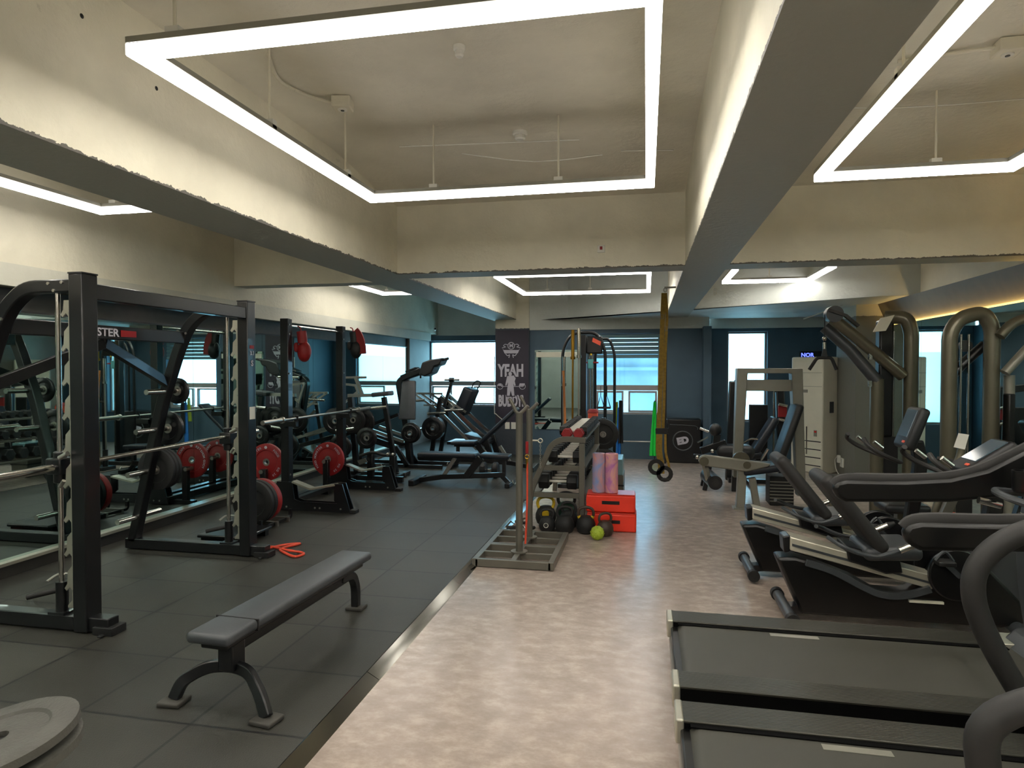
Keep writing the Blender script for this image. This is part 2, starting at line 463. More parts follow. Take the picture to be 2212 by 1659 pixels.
# left wall: mirror wall with soffit above
struct('wall_left', G().box(XL - .15, XL, -3, 15.0, 0.0, ZC), 'left_wall_dark')
struct('wall_left_upper', G().box(XL, -4.72, -3, 15.0, 2.45, ZC), 'wall_paint')
struct('trim_20', G().box(-4.75, -4.70, -3, 14.0, 2.28, 2.45), 'fascia_paint')
struct('trim_21', G().box(XL, -4.751, -3, 14.0, 2.30, 2.449), 'olive_trim')
struct('wall_left_end', G().box(-4.999, -4.94, 13.3, 14.6, 0.0, 2.30), 'grey_paint')
struct('baseboard_left', G().box(XL, -4.955, -3, 13.3, 0.0, 0.085).box(XL, -4.94, -3, 13.3, 0.085, 0.10), 'skirt')
struct('trim_22', G().box(XL, -4.925, -3, 13.3, 0.10, 0.125), 'alu')
mir = thing('wall_mirror', 'long row of mirror panels on wall behind the black racks', 'mirror', (XL, 5, 0.125))
y = -3.0
while y < 13.25:
    y2 = min(y + 1.36, 13.3)
    G().box(0.0, 0.012, y - 5 + .002, y2 - 5 - .002, 0, 1.985).build('mirror_panel', 'mirror', mir)
    y = y2
G().box(0.0, 0.03, 8.28, 8.31, 0, 1.985).build('mirror_frame', 'black_metal', mir)
G().box(0.0, 0.02, -8, 8.3, 1.986, 2.0).build('mirror_frame', 'black_metal', mir)
# downlights under the soffit
for i, yy in enumerate((-1.5, 1.2, 3.0, 4.4, 5.75, 8.4, 10.2, 11.4, 12.7)):
    t = thing('downlight', 'small round downlight recessed under the soffit over the mirrors', 'light', (-4.80, yy, 2.30), group='soffit downlights')
    G().lathe([(0.034, 0), (0.046, 0), (0.046, -0.006), (0.034, -0.006)], (0, 0, 0)).build('ring', 'white', t)
    G().cyl((0, 0, -0.004), (0, 0, 0), 0.034).build('lens', 'downlamp', t)
    l = bpy.data.lights.new('downlight_lamp', 'SPOT'); l.energy = 14; l.color = (1, .93, .8); l.spot_size = radians(95); l.spot_blend = .6; l.shadow_soft_size = .03
    o = bpy.data.objects.new('downlight_lamp', l); COL.objects.link(o); o.parent = t; o.location = (0, 0, -0.015)

# back walls
def wall_with_window(name, x0, x1, yy, th, z1, wx0, wx1, wz0, wz1, m):
    g = G()
    g.box(x0, wx0, yy, yy + th, FZ, z1); g.box(wx1, x1, yy, yy + th, FZ, z1)
    g.box(wx0, wx1, yy, yy + th, FZ, wz0); g.box(wx0, wx1, yy, yy + th, wz1, z1)
    return struct(name, g, m)
paint_mat('backwall_paint', '#8a9494', dark='#2c343a', zb=2.42, stains=False)
paint_mat('backwall_upper', '#c4c8c2', stains=True)
wall_with_window('wall_back_left', -5.0, -2.6, 14.6, .3, 2.40, -4.95, -3.2, 0.80, 2.30, 'dark_wall')
struct('wall_back_left_upper', G().box(-5, -2.6, 14.55, 14.9, 2.40, ZC), 'backwall_upper')
wall_with_window('wall_back', -2.2, 1.12, 12.5, .35, 2.40, -0.97, 0.25, 0.80, 2.32, 'dark_wall')
struct('wall_back_upper', G().box(-2.2, 1.12, 12.46, 12.85, 2.40, ZC), 'backwall_upper')
wall_with_window('wall_back_right', 1.12, XR + .2, 13.0, .35, 2.42, 1.50, 2.22, 0.66, 2.36, 'dark_wall')
struct('wall_back_right_upper', G().box(1.12, XR + .2, 12.95, 13.35, 2.42, ZC), 'backwall_upper')
struct('wall_partition', G().box(1.0, 1.14, 12.2, 13.0, FZ, 2.42), 'dark_wall')
struct('wall_left_return', G().box(-2.62, -2.2, 12.75, 14.9, FZ, ZC), 'dark_wall')
# column with the poster
struct('wall_column', G().box(-2.86, -2.2, 12.4, 13.0, 0.0, ZC), 'poster_column_paint')
# right wall
struct('wall_right', G().box(XR, XR + .2, -3, 13.3, FZ, ZC), 'wall_paint')
struct('wall_right_column', G().box(3.02, XR, 10.5, 11.5, FZ, ZC), 'column_paint')
struct('wall_front', G().box(-5.3, XR + .4, -3.2, -3, -.2, ZC), 'grey_paint')
# dark fascia over the right mirrors, lit from below
struct('trim_23', G().prism([(XR, 2.60), (XR - .13, 2.60), (XR - .006, 2.30), (XR, 2.30)], -3, 10.5), 'olive_trim')
struct('trim_24', G().box(XR - .036, XR - .020, -2, 10.45, 2.245, 2.255), 'warm_led')
mr = thing('wall_mirror', 'tall mirror panels on wall behind the gray strength machines', 'mirror', (XR, 5, FZ + .12))
y = -3.0
while y < 10.45:
    y2 = min(y + 1.35, 10.48)
    G().box(-0.05, -0.04, y - 5 + .002, y2 - 5 - .002, 0, 2.18).build('mirror_panel', 'mirror', mr)
    y = y2
bm_ = thing('wall_mirror', 'mirror with pale top strip on back wall beside the poster column', 'mirror', (-1.6, 12.5, 0.5))
G().box(-0.5, 0.5, -0.02, 0, 0, 1.52).build('mirror_panel', 'mirror', bm_)
G().box(-0.47, 0.47, -0.035, -0.022, 1.38, 1.48).build('top_strip', 'ac_white', bm_)  # pale panel standing in for a strip's reflection in the mirror

# beams
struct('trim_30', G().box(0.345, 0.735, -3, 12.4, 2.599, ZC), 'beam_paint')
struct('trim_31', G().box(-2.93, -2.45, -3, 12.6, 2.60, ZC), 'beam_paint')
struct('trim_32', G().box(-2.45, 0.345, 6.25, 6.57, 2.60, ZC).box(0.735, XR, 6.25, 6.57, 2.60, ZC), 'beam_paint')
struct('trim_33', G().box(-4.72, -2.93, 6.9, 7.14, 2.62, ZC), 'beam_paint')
# skewed beam in front of the windows
gb = G(); q = [(-2.45, 13.15), (3.0, 9.42), (3.44, 9.42), (3.44, 13.0), (1.1, 13.0), (1.1, 12.5), (-2.2, 12.5), (-2.45, 13.2)]
gb.prism([(-2.45, 13.15), (3.02, 9.33), (3.44, 9.33), (3.44, 12.9), (1.2, 12.9), (-2.2, 12.6), (-2.45, 13.2)], 2.60, ZC, 'xy')
struct('trim_34', gb, 'backwall_upper')

# windows
def window(n, x0, x1, yy, z0, z1, split, panes, glass, blind=0.0):
    w = bpy.data.objects.new('window_%d' % n, None); COL.objects.link(w); w['kind'] = 'structure'; w.location = (0, yy, 0)
    d = 0.07; t = 0.035
    g = G(); g.box(x0, x0 + t, 0, d, z0, z1).box(x1 - t, x1, 0, d, z0, z1).box(x0 + t, x1 - t, 0, d, z1 - t, z1).box(x0 + t, x1 - t, 0, d, z0, z0 + t)
    if split: g.box(x0 + t, x1 - t, 0, d, split - .05, split + .05)
    g.build('window_frame', 'win_frame', w)
    G().box(x0 - .02, x1 + .02, -0.06, 0.0, z0 - .03, z0).build('window_sill', 'win_frame', w)
    G().box(x0 + t, x1 - t, .03, .036, (split + .05) if split else z0 + t, z1 - t).build('pane', glass, w)
    for a, b in panes:
        g = G(); zt = split - .06; zb = z0 + .04; s = .035
        g.box(a, a + s, -.015, .045, zb, zt).box(b - s, b, -.015, .045, zb, zt).box(a + s, b - s, -.015, .045, zb, zb + s).box(a + s, b - s, -.015, .045, zt - s, zt)
        g.build('sash', 'win_frame', w)
        G().box(a + s, b - s, .014, .02, zb + s, zt - s).build('pane', glass, w)
    if blind:
        k = 0
        while k * 0.075 < blind:
            zz = z1 - .02 - k * .075
            G().prism([(-.10, zz), (-.03, zz - .02), (-.03, zz - .032), (-.07, zz - .068), (-.105, zz - .06)], x0, x1, 'yz').build('blind_fold', 'blind', w)
            k += 1
    return w
window(1, -4.95, -3.2, 14.68, 0.80, 2.30, 1.32, [(-4.9, -4.42), (-3.9, -3.25)], 'frosted')
window(2, -0.97, 0.25, 12.62, 0.80, 2.32, 1.30, [(-.93, -.42), (-.33, .2)], 'glass', 0.38)
window(3, 1.50, 2.22, 13.1, 0.66, 2.36, None, [], 'frosted')
struct('trim_40', G().box(-4.98, -3.15, 14.48, 14.6, 2.30, 2.42), 'dark_wall')   # blind box of the first window
# neighbouring building outside
nb = G().box(-2.2, 1.3, 17.0, 21, -6, 2.05).box(-2.2, 1.3, 16.9, 17.0, 1.62, 1.70)
ob = nb.build('neighbour_building', 'brick_out'); tag(ob, 'pale concrete neighbouring building seen through the window with blinds', 'building')

# LED light frames
def strip(t, a, b, first=[0]):
    a = Vector(a); b = Vector(b); d = (b - a).normalized(); s = d.cross(Vector((0, 0, 1))).normalized()
    e = d * .028
    G().bar(a + Vector((0, 0, .036)) - e, b + Vector((0, 0, .036)) + e, .06, .024).build('housing', 'pale_metal', t)
    G().bar(a - e, b + e, .058, .042).build('diffuser', 'lamp_side', t)
    G().bar(a - e * .9 - Vector((0, 0, .023)), b + e * .9 - Vector((0, 0, .023)), .052, .003).build('lens', 'lamp', t)
def hanger(t, x, y, z):
    G().cyl((x, y, z + .05), (x, y, ZC - t.location.z), .007, seg=8).build('hanging_wire', 'wall_paint', t)
    G().box(x - .03, x + .03, y - .02, y + .02, z + .03, z + .075).build('bracket', 'white', t)
LZ = 2.9
def light_frame(label, x0, x1, y0, y1, sides, hang):
    t = thing('light_frame', label, 'ceiling light', (0, 0, LZ))
    if 'n' in sides: strip(t, (x0, y0, 0), (x1, y0, 0))
    if 'f' in sides: strip(t, (x0, y1, 0), (x1, y1, 0))
    if 'l' in sides: strip(t, (x0, y0, 0), (x0, y1, 0))
    if 'r' in sides: strip(t, (x1, y0, 0), (x1, y1, 0))
    for h in hang: hanger(t, h[0], h[1], 0)
    return t
light_frame('large rectangular LED light frame hanging in the bay nearest the flat bench', -1.97, .02, 2.27, 4.54, 'nflr', [(-1.97, 4.1), (-1.5, 4.54), (-.6, 4.54), (-1.8, 2.27), (-1.97, 3.2), (.02, 3.0)])
light_frame('LED light frame hanging over the treadmills', 1.10, 2.20, 1.8, 4.62, 'nflr', [(1.78, 4.62), (1.1, 3.2), (2.2, 4.4)])
light_frame('LED light frame hanging over the smith machine', -4.22, -3.25, 1.6, 4.46, 'nflr', [(-4.1, 4.46), (-4.22, 3)])
light_frame('LED light frame hanging over the dumbbell rack', -1.98, .03, 8.63, 10.75, 'nflr', [(-1.6, 10.75), (-.9, 10.75), (-1.98, 9.5)])
light_frame('LED light frame hanging over the leg extension machine', 1.09, 2.22, 8.62, 9.87, 'flr', [(1.7, 9.87)])
light_frame('LED light frame hanging in front of the poster column', -4.26, -3.3, 8.6, 10.25, 'nflr', [(-4.2, 10.25)])

# ceiling fittings
def detector(loc, label, k=1.0):
    t = thing('heat_detector', label, 'detector', loc)
    G().lathe([(0, 0), (.055*k, 0), (.055*k, -.02), (.045*k, -.028), (0, -.028)], (0, 0, 0)).build('base', 'white', t)
    G().lathe([(.035*k, -.028), (.04*k, -.05), (.028*k, -.06), (0, -.06)], (0, 0, 0)).build('sensor', 'white', t)
detector((-0.92, 4.80, ZC), 'round white detector on ceiling above far strip of largest light frame')
detector((-1.0, 3.47, ZC), 'small round white ceiling disc in middle of largest light frame', .6)
def jbox(loc, label, rz, pts):
    t = thing('junction_box', label, 'junction box', loc, rz)
    G().box(-.06, .06, -.06, .06, -.07, 0).build('box', 'wall_paint', t, bevel=.008)
    G().cyl((0, 0, -.078), (0, 0, -.07), .03).build('cover', 'white', t)
    G().cyl((0, 0, -.081), (0, 0, -.077), .012).build('knockout', 'black_plastic', t)
    G().tube(pts, .011, 8, sm=5).build('conduit', 'wall_paint', t)
jbox((-1.93, 3.98, ZC - .001), 'painted junction box with curved conduit above largest light frame', .2, [(-.05, 0, -.03), (-.2, -.08, -.015), (-.3, -.3, -.015), (-.25, -.62, -.015)])
jbox((1.88, 4.0, ZC - .001), 'painted junction box on ceiling above the treadmills', 0, [(-.05, 0, -.03), (-.2, .05, -.015), (-.5, .1, -.015)])
t = thing('wall_switch', 'small white switch plate with red mark on cross beam', 'switch', (-.42, 6.25, 2.78))
G().box(-.035, .035, -.012, 0, -.035, .035).build('plate', 'white', t, bevel=.004)
G().box(-.012, .012, -.016, -.012, -.008, .022).build('button', 'red_dark', t)
t = thing('security_camera', 'small dark security camera above window in corner', 'camera', (-4.65, 14.1, 2.48))
G().cyl((0, 0, 0), (0, 0, .05), .02).cyl((0, 0, .05), (.05, -.1, .07), .03).build('body', 'white', t)
G().cyl((.05, -.1, .07), (.054, -.108, .0715), .022).build('lens', 'black_plastic', t)
# hook rings on the back of the big beam
t = thing('hook_ring', 'two small white hook rings hanging from underside of large beam', 'hook', (.78, 8.0, 2.60))
for zz, rr in ((-.02, .022), (-.065, .02)):
    G().tube([(rr * cos(a * pi / 6), 0, zz + rr * sin(a * pi / 6)) for a in range(12)], .004, 6, True).build('ring', 'white', t)
# plaster cracks / wires on ceiling
for k, (pts) in enumerate(([(-1.9, 4.9), (-1.2, 4.95), (-.5, 5.0)], [(-1.45, 5.1), (-.9, 5.35), (-.35, 5.3)], [(-.2, 5.25), (.2, 5.3)], [(.75, 4.6), (1.6, 4.85), (2.6, 4.85)])):
    o = G().tube([(a, b, ZC - .006 - max(0, (b - 4.85)) * .09) for a, b in pts], .005, 6, sm=3).build('ceiling_wire', 'white'); tag(o, 'thin painted wire stapled across the ceiling above the light frames', 'wire', 'ceiling wires')

light_frame('LED light frame hanging behind the view over the walkway', -1.97, .02, -2.4, .6, 'nflr', [(-1.0, .6)])  # fill light added out of view to raise the ambient level
for i, (yy, zz) in enumerate(((2.15, 3.17), (2.50, 3.21), (2.95, 3.08))):
    struct('trim_%d' % (50 + i), G().sph((-2.452, yy, zz), .012, 10, (.5, 1, 1)), 'black_rubber')
light_frame('LED light frame hanging behind the view over the racks', -4.3, -3.2, -2.4, .6, 'nflr', [(-3.8, .6)])  # added fill, unseen, brightens the rack side
light_frame('LED light frame hanging behind the view over the cardio side', 1.10, 2.6, -2.4, .6, 'nflr', [(1.8, .6)])  # added fill, unseen, brightens surfaces facing the camera

# ================================================================ LEFT SIDE: RACKS, BENCHES, PLATES
PI2 = pi / 2
def plate(label, loc, r=.225, w=.035, kind='black', rot=(0, 0, 0), group=None, lettering=None, hub=True):
    """weight plate, disc facing local -Y"""
    t = thing('weight_plate', label, 'weight plate', loc, rot, group)
    m = {'black': 'black_rubber', 'red': 'red_rubber', 'grey': 'worn_rubber', 'iron': 'black_metal'}[kind]
    h = w / 2
    prof = [(.03, -h*.7), (r*.34, -h*.7), (r*.38, -h*.55), (r*.62, -h*.5), (r*.66, -h), (r*.94, -h), (r, -h*.7), (r, h*.7), (r*.94, h), (r*.66, h), (r*.62, h*.5), (r*.38, h*.55), (r*.34, h*.7), (.03, h*.7), (.03, -h*.7)]
    d = G().lathe(prof, (0, 0, 0), (0, 1, 0), 40).build('disc', m, t)
    if hub: G().lathe([(.026, -h*.75), (.045, -h*.75), (.045, -h*.65), (.045, h*.75), (.026, h*.75), (.026, -h*.75)], (0, 0, 0), (0, 1, 0), 24).build('hub_ring', 'steel', t)
    if kind == 'iron':
        for a in range(3):
            c = a * 2 * pi / 3 + .5
            G().cyl((r*.5*cos(c), -h*.62, r*.5*sin(c)), (r*.5*cos(c), -h*.5, r*.5*sin(c)), r*.14).build('grip_hole', 'black_rubber', t)
    if lettering:
        for word, a0 in lettering:
            n = len(word)
            for i, ch in enumerate(word):
                a = radians(a0) - (i - (n - 1) / 2) * .155
                if ch == ' ': continue
                text(ch, r*.17, (r*.80*cos(a), -h - .001, r*.80*sin(a)), (PI2, a - PI2 if False else 0, 0), 'print_white', d, 'letter', .0008).rotation_euler = Euler((PI2, -(a - PI2), 0))
        G().cyl((0, -h - .001, r*.80), (0, -h, r*.80), r*.09, seg=6).build('emblem', 'print_white', d)
    return t
mat('worn_rubber', '#4c4b45', 0.6, bump=0.25, bscale=90, var=.15)

# ---------------- smith machine
t = thing('smith_machine', 'large black smith machine with guided bar standing against the mirrors beside the flat bench', 'smith machine', (-4.0, 4.36, 0), wc=True)
for y0 in (3.50, 5.21):
    G().box(-3.50, -3.40, y0 - .06, y0 + .06, .01, 2.24).build('front_post', 'black_metal', t, bevel=.006)
    G().box(-3.502, -3.398, y0 - .062, y0 + .062, 2.24, 2.25).build('post_cap', 'black_plastic', t)
    b = G().rail(rounded([(-3.46, y0, 2.17), (-3.86, y0, 2.17), (-4.02, y0, 2.04), (-4.12, y0, 1.84), (-4.30, y0, 1.35), (-4.62, y0, .07)], .14, 5), .08, .09, up=(0, 1, 0)).build('rear_arch', 'black_metal', t, bevel=.008)
    for q in ((-3.56, 2.19), (-3.66, 2.185), (-3.62, 2.14), (-4.10, 1.99), (-4.02, 1.97)):
        G().cyl((q[0], y0 - .052, q[1]), (q[0], y0 - .043, q[1]), .011, seg=6).build('bolt', 'steel', t)
    G().box(-4.68, -3.26, y0 - .045, y0 + .045, .01, .10).build('base_rail', 'black_metal', t, bevel=.006)
    G().box(-3.36, -3.22, y0 - .06, y0 + .06, .0, .05).box(-3.30, -3.27, y0 - .09, y0 + .09, 0, .012).build('foot', 'black_rubber', t, bevel=.004)
    # guide rod with stop
    G().cyl((-3.64, y0, .10), (-3.64, y0, 2.13), .016, seg=16).build('guide_rod', 'chrome', t)
    s = G().cyl((-3.64, y0, .10), (-3.64, y0, .30), .036, seg=18).box(-3.70, -3.58, y0 - .05, y0 + .05, .10, .115).build('bottom_stop', 'black_metal', t)
    G().cyl((-3.64, y0, .25), (-3.80, y0 - .10, .22), .017).build('lever', 'black_rubber', s)
    G().tube([(-3.70, y0 - .05, .31), (-3.69, y0 + .02, .335), (-3.63, y0 + .05, .335), (-3.55, y0 + .02, .33)], .008, 6, sm=3).build('clip', 'steel', s)
    # notched plate with hooks
    pl = [(-3.525, .15), (-3.525, 2.08)]
    zz = 2.08
    out = [(-3.50, .15), (-3.50, 2.08), (-3.56, 2.08)]
    for k in range(9):
        z0 = 2.02 - k * .215
        out += [(-3.565, z0), (-3.585, z0 - .03), (-3.57, z0 - .045), (-3.545, z0 - .02), (-3.528, z0 - .04), (-3.528, z0 - .10), (-3.56, z0 - .135)]
    out += [(-3.56, .15)]
    G().prism(out, y0 - .035, y0 - .025, 'xz').build('notched_plate', 'alu', t)
    for k in range(7):
        G().cyl((-3.515, y0 - .040, 2.0 - k * .29), (-3.515, y0 - .034, 2.0 - k * .29), .009, seg=6).build('bolt', 'steel', t)
# cross members
G().box(-3.49, -3.41, 3.56, 5.15, 2.09, 2.19).build('top_crossbar', 'black_metal', t, bevel=.006)
rb = G().box(-4.12, -4.04, 3.54, 5.17, 1.88, 1.985).build('rear_crossbar', 'black_metal', t, bevel=.006)
text('MONSTER', .085, (-4.035, 4.20, 1.93), (PI2, 0, PI2), 'print_white', rb, 'lettering', .002, .001, 1.15)
G().box(-4.036, -4.033, 4.44, 4.60, 1.905, 1.955).build('red_stripe', 'red_dark', rb)
G().bar((-4.24, 3.50, 1.52), (-4.12, 4.36, 1.85), .05, .08).build('brace', 'black_metal', t, bevel=.005)
G().bar((-4.24, 5.21, 1.52), (-4.12, 4.36, 1.85), .05, .08).build('brace', 'black_metal', t, bevel=.005)
# guided bar with carriages
br = G().cyl((-3.62, 3.05, 1.03), (-3.62, 3.42, 1.035), .025).cyl((-3.62, 5.29, 1.06), (-3.62, 5.62, 1.062), .025).cyl((-3.62, 3.42, 1.035), (-3.62, 5.29, 1.06), .015).build('bar', 'chrome', t)
for y0 in (3.50, 5.21):
    c = G().cyl((-3.64, y0, .93), (-3.64, y0, 1.13), .038).box(-3.69, -3.58, y0 - .06, y0 + .06, .99, 1.09).build('carriage', 'black_metal', t, bevel=.008)
    G().cyl((-3.56, y0 - .08, 1.10), (-3.50, y0 - .08, 1.13), .015).cyl((-3.56, y0 - .08, .92), (-3.53, y0 - .08, .96), .012).build('bar_hook', 'steel', c)
# plate horns on the rear legs
horns = []
for y0, sgn in ((3.50, -1), (5.21, 1), (5.21, -1)):
    for z0, x0 in ((1.45, -4.25), (1.10, -4.36), (.72, -4.45), (.30, -4.56)):
        if sgn == -1 and y0 > 5 and z0 < 1.2 and z0 > .5: pass
        G().cyl((x0, y0 + .04 * sgn, z0), (x0, y0 + .26 * sgn, z0), .024).build('plate_horn', 'chrome', t)
G().box(-3.399, -3.397, 5.17, 5.25, 1.21, 1.32).build('sticker', 'white', t)   # the printed code on it is left out
G().box(-3.398, -3.396, 5.18, 5.24, 1.83, 1.86).build('sticker', 'red_dark', t)
text('3.1', .05, (-3.396, 5.21, 1.79), (PI2, 0, PI2), 'print_white', t, 'lettering', .001)
text('S', .07, (-3.396, 5.21, 1.70), (PI2, 0, PI2), 'print_white', t, 'lettering', .002)
g1 = 'rubber plates on the smith machine horns'
plate('small black plate on topmost horn of smith machine', (-4.25, 5.34, 1.45), .12, .03, 'iron', group=g1)
plate('black plate on second horn of the smith machine rear leg', (-4.36, 5.35, 1.10), .16, .035, 'iron', group=g1)
for k in range(3):
    plate('black rubber plate in the row of three low on smith machine rear leg', (-4.45, 5.30 + k * .045, .72), .19, .04, 'black', group=g1)
for k in range(2):
    plate('black rubber plate hanging on the nearer rear leg of smith machine', (-4.45, 3.38 - k * .045, .72), .19, .04, 'black', group=g1)
# small step platform and cords inside the smith machine
t = thing('step_platform', 'low dark step platform on floor behind the smith machine post', 'step', (-3.9, 5.75, 0), wc=True)
G().box(-4.15, -3.65, 5.45, 5.92, .06, .09).build('deck', 'black_metal', t, bevel=.01)
for a in (5.5, 5.87): G().box(-4.12, -3.68, a - .03, a + .03, 0, .06).build('leg', 'black_plastic', t)
t = thing('resistance_band', 'orange rubber tube cord lying looped beside the smith machine foot', 'exercise cord', (-3.3, 5.45, 0), wc=True)
G().tube([(-3.42, 5.35, .012), (-3.30, 5.55, .012), (-3.18, 5.62, .012), (-3.26, 5.42, .014), (-3.14, 5.30, .012), (-3.0, 5.22, .012), (-2.98, 5.33, .012), (-3.16, 5.36, .022), (-3.42, 5.47, .012), (-3.62, 5.34, .012), (-3.74, 5.40, .012)], .011, 8, sm=6).build('tube', 'cord_orange', t)

# ---------------- half rack
t = thing('half_rack', 'black half rack with pull-up bar and trapezoid side bases behind the smith machine', 'rack', (-4.0, 7.7, 0), wc=True)
for y0 in (7.0, 8.4):
    G().box(-4.17, -4.07, y0 - .05, y0 + .05, .01, 2.24).build('upright', 'black_metal', t, bevel=.006)
    for z0 in (2.17, 2.06, 1.6, .42, .30, .16): G().cyl((-4.068, y0 - .02, z0), (-4.062, y0 - .02, z0), .012, seg=6).build('bolt', 'steel', t)
    sd = G()
    sd.prism([(-4.30, .01), (-3.30, .01), (-3.33, .11), (-3.44, .11), (-3.92, .115), (-4.00, .14), (-4.03, .34), (-4.22, .34)], y0 - .055, y0 - .04)
    sd.prism([(-3.33, .11), (-3.40, .335), (-3.50, .335), (-3.50, .14), (-3.46, .11)], y0 - .055, y0 - .04)
    sd.build('side_base', 'black_metal', t)
    sd = G()
    sd.prism([(-4.30, .01), (-3.30, .01), (-3.33, .11), (-3.44, .11), (-3.92, .115), (-4.00, .14), (-4.03, .34), (-4.22, .34)], y0 + .04, y0 + .055)
    sd.prism([(-3.33, .11), (-3.40, .335), (-3.50, .335), (-3.50, .14), (-3.46, .11)], y0 + .04, y0 + .055)
    sd.build('side_base', 'black_metal', t)
    G().rail([(-4.03, y0, .34), (-3.80, y0, .262), (-3.49, y0, .322)], .11, .02).build('v_shelf', 'alu', t)
    G().box(-3.32, -3.24, y0 - .05, y0 + .05, 0, .04).build('foot', 'black_rubber', t, bevel=.005)
    for q in (-4.18, -4.10, -3.74, -3.68, -3.42): G().cyl((q, y0 - .058, .05), (q, y0 - .054, .05), .012, seg=6).build('bolt', 'steel', t)
    G().bar((-4.10, y0 - .1, 1.02), (-3.93, y0 - .1, 1.02), .06, .06).cyl((-3.95, y0 - .1, 1.02), (-3.93, y0 - .1, 1.12), .02).bar((-4.12, y0 - .1, 1.02), (-4.12, y0, 1.02), .06, .1).build('bar_catch', 'black_metal', t, bevel=.004)
G().cyl((-4.12, 7.04, 2.16), (-4.12, 8.36, 2.16), .016).build('pull_up_bar', 'chrome', t)
G().box(-4.30, -4.22, 6.95, 8.45, .02, .10).build('rear_base', 'black_metal', t, bevel=.005)
G().box(-4.16, -4.08, 7.05, 8.35, .05, .11).build('base_crossbar', 'black_metal', t)
for y0, x0 in ((7.16, -4.48), (8.1, -4.16)):
    G().bar((x0 + .02, y0 - .10, 0.03), (x0 + .02, y0 - .10, .46), .075, .06).build('storage_post', 'black_metal', t, bevel=.006)
    G().cyl((x0, y0 - .14, .43), (x0, y0 + .12, .43), .024).build('plate_horn', 'steel', t)
    G().box(x0 - .1, -4.1, y0 - .14, y0 - .06, .0, .05).build('base_arm', 'black_metal', t)
plate('red bumper plate with pale lettering behind nearer upright of half rack', (-4.48, 7.16, .53), .225, .05, 'red', group=None, lettering=[('FOCO', 195), ('MONSTER', 140), ('FOCO', 40), ('KG 20', 320)])
plate('red bumper plate with pale lettering between the half rack uprights', (-4.16, 8.1, .45), .225, .05, 'red', group=None, lettering=[('FOCO', 205), ('MONSTER', 147), ('FOCO', 40), ('KG 20', 320)])
t = thing('barbell', 'long steel barbell resting on the half rack catches', 'barbell', (-3.96, 7.6, 1.09), wc=True)
G().cyl((-3.94, 6.60, 1.085), (-3.94, 8.56, 1.09), .014).build('shaft', 'steel', t)
for a, b in ((6.22, 6.60), (8.56, 8.94)):
    s = G().cyl((-3.94, a, 1.085), (-3.94, b, 1.088), .025).build('sleeve', 'steel', t)
    c = b if a < 7 else a
    G().cyl((-3.94, c - .015, 1.087), (-3.94, c + .015, 1.087), .036).build('collar', 'steel', s)
def glove(label, x, y, z, flip=1, dark=False):
    t = thing('boxing_glove', label, 'boxing glove', (x, y, z), wc=False)
    g = G().oval([(0, 0, .0), (.01, 0, -.08), (.015, 0, -.14)], .12, .09, up=(0, 1, 0), seg=14)
    g.build('cuff', 'black_pad' if dark else 'red_rubber', t)
    g = G().sph((.035, 0, -.24), .1, 18, (.85, .75, 1.25)); g.build('mitt', 'black_pad' if dark else 'red_rubber', t)
    G().sph((-.04, -.05, -.19), .04, 12, (.8, .8, 1.5)).build('thumb', 'black_pad' if dark else 'red_rubber', t)
    if dark: G().rail([(.03, -.02, .02), (.09, -.02, -.06), (.125, -.02, -.18), (.135, -.02, -.30)], .11, .02, up=(0, 1, 0), sm=4).build('red_trim', 'red_rubber', t)
    G().tube([(0, 0, 0), (-.02, 0, .05), (-.05, 0, .06)], .008, 6, sm=3).build('lace', 'red_dark', t)
    return t
glove('red boxing glove hanging from nearer upright of half rack', -4.02, 7.17, 2.10)
glove('black boxing glove with red edge hanging from farther upright of half rack', -3.93, 8.40, 2.16, dark=True)

# low rack of bumper plates between smith machine and half rack
t = thing('plate_rack', 'low black floor rack holding bumper plates beside the half rack', 'plate rack', (-3.95, 6.25, 0), wc=True)
for a in (-4.08, -3.82): G().rail(rounded([(a, 5.98, .12), (a, 5.98, .03), (a, 6.55, .03), (a, 6.55, .12)], .05, 4), .03, .03, up=(1, 0, 0)).build('side_rail', 'black_metal', t)
for q in (6.02, 6.24, 6.46): G().box(-4.10, -3.78, q - .015, q + .015, .0, .05).build('cross_rail', 'steel', t)
gp = 'bumper plates in the floor rack'
plate('black bumper plate at front of low floor rack beside smith machine', (-3.95, 6.06, .28), .225, .06, 'black')
plate('black bumper plate between front black plate and red plate in floor rack', (-3.95, 6.13, .28), .225, .06, 'black')
plate('red bumper plate behind the black ones in low floor rack', (-3.95, 6.21, .28), .225, .07, 'red')

mat('foot_rubber', '#3c3a35', .6)
# ---------------- flat bench
t = thing('flat_bench', 'black flat bench with long grey pad on curved steel legs near the metal edge strip', 'bench', (-1.95, 3.45, 0))
t.rotation_euler = (0, 0, 0)
bx0, by0, bx1, by1 = -1.93, 2.80, -1.93, 4.18
WCSET.add(t.name)
RB = lambda g: (bmesh.ops.transform(g.bm, matrix=Matrix.Translation((-1.95, 4.19, 0)) @ Matrix.Rotation(-.050, 4, 'Z') @ Matrix.Translation((1.95, -4.19, 0)), verts=g.bm.verts[:]), g)[1]
pg = RB(G().pad((-1.965, 3.48, .365), (.24, 1.50, .055), r=.022, seg=4, taper=.97))
pad_ = pg.build('pad', 'grey_pad', t)
RB(G().box(-2.088, -1.842, 2.955, 2.963, .336, .3945)).build('seam', 'black_rubber', pad_)
RB(G().box(-2.04, -1.89, 2.78, 4.18, .30, .34)).build('pad_board', 'black_plastic', t, bevel=.01)
RB(G().bar((-1.955, 2.92, .27), (-1.955, 4.10, .27), .06, .07)).build('spine', 'black_metal', t, bevel=.01)
RB(G().box(-2.0, -1.91, 2.85, 2.95, .16, .30)).build('front_neck', 'black_metal', t, bevel=.01)
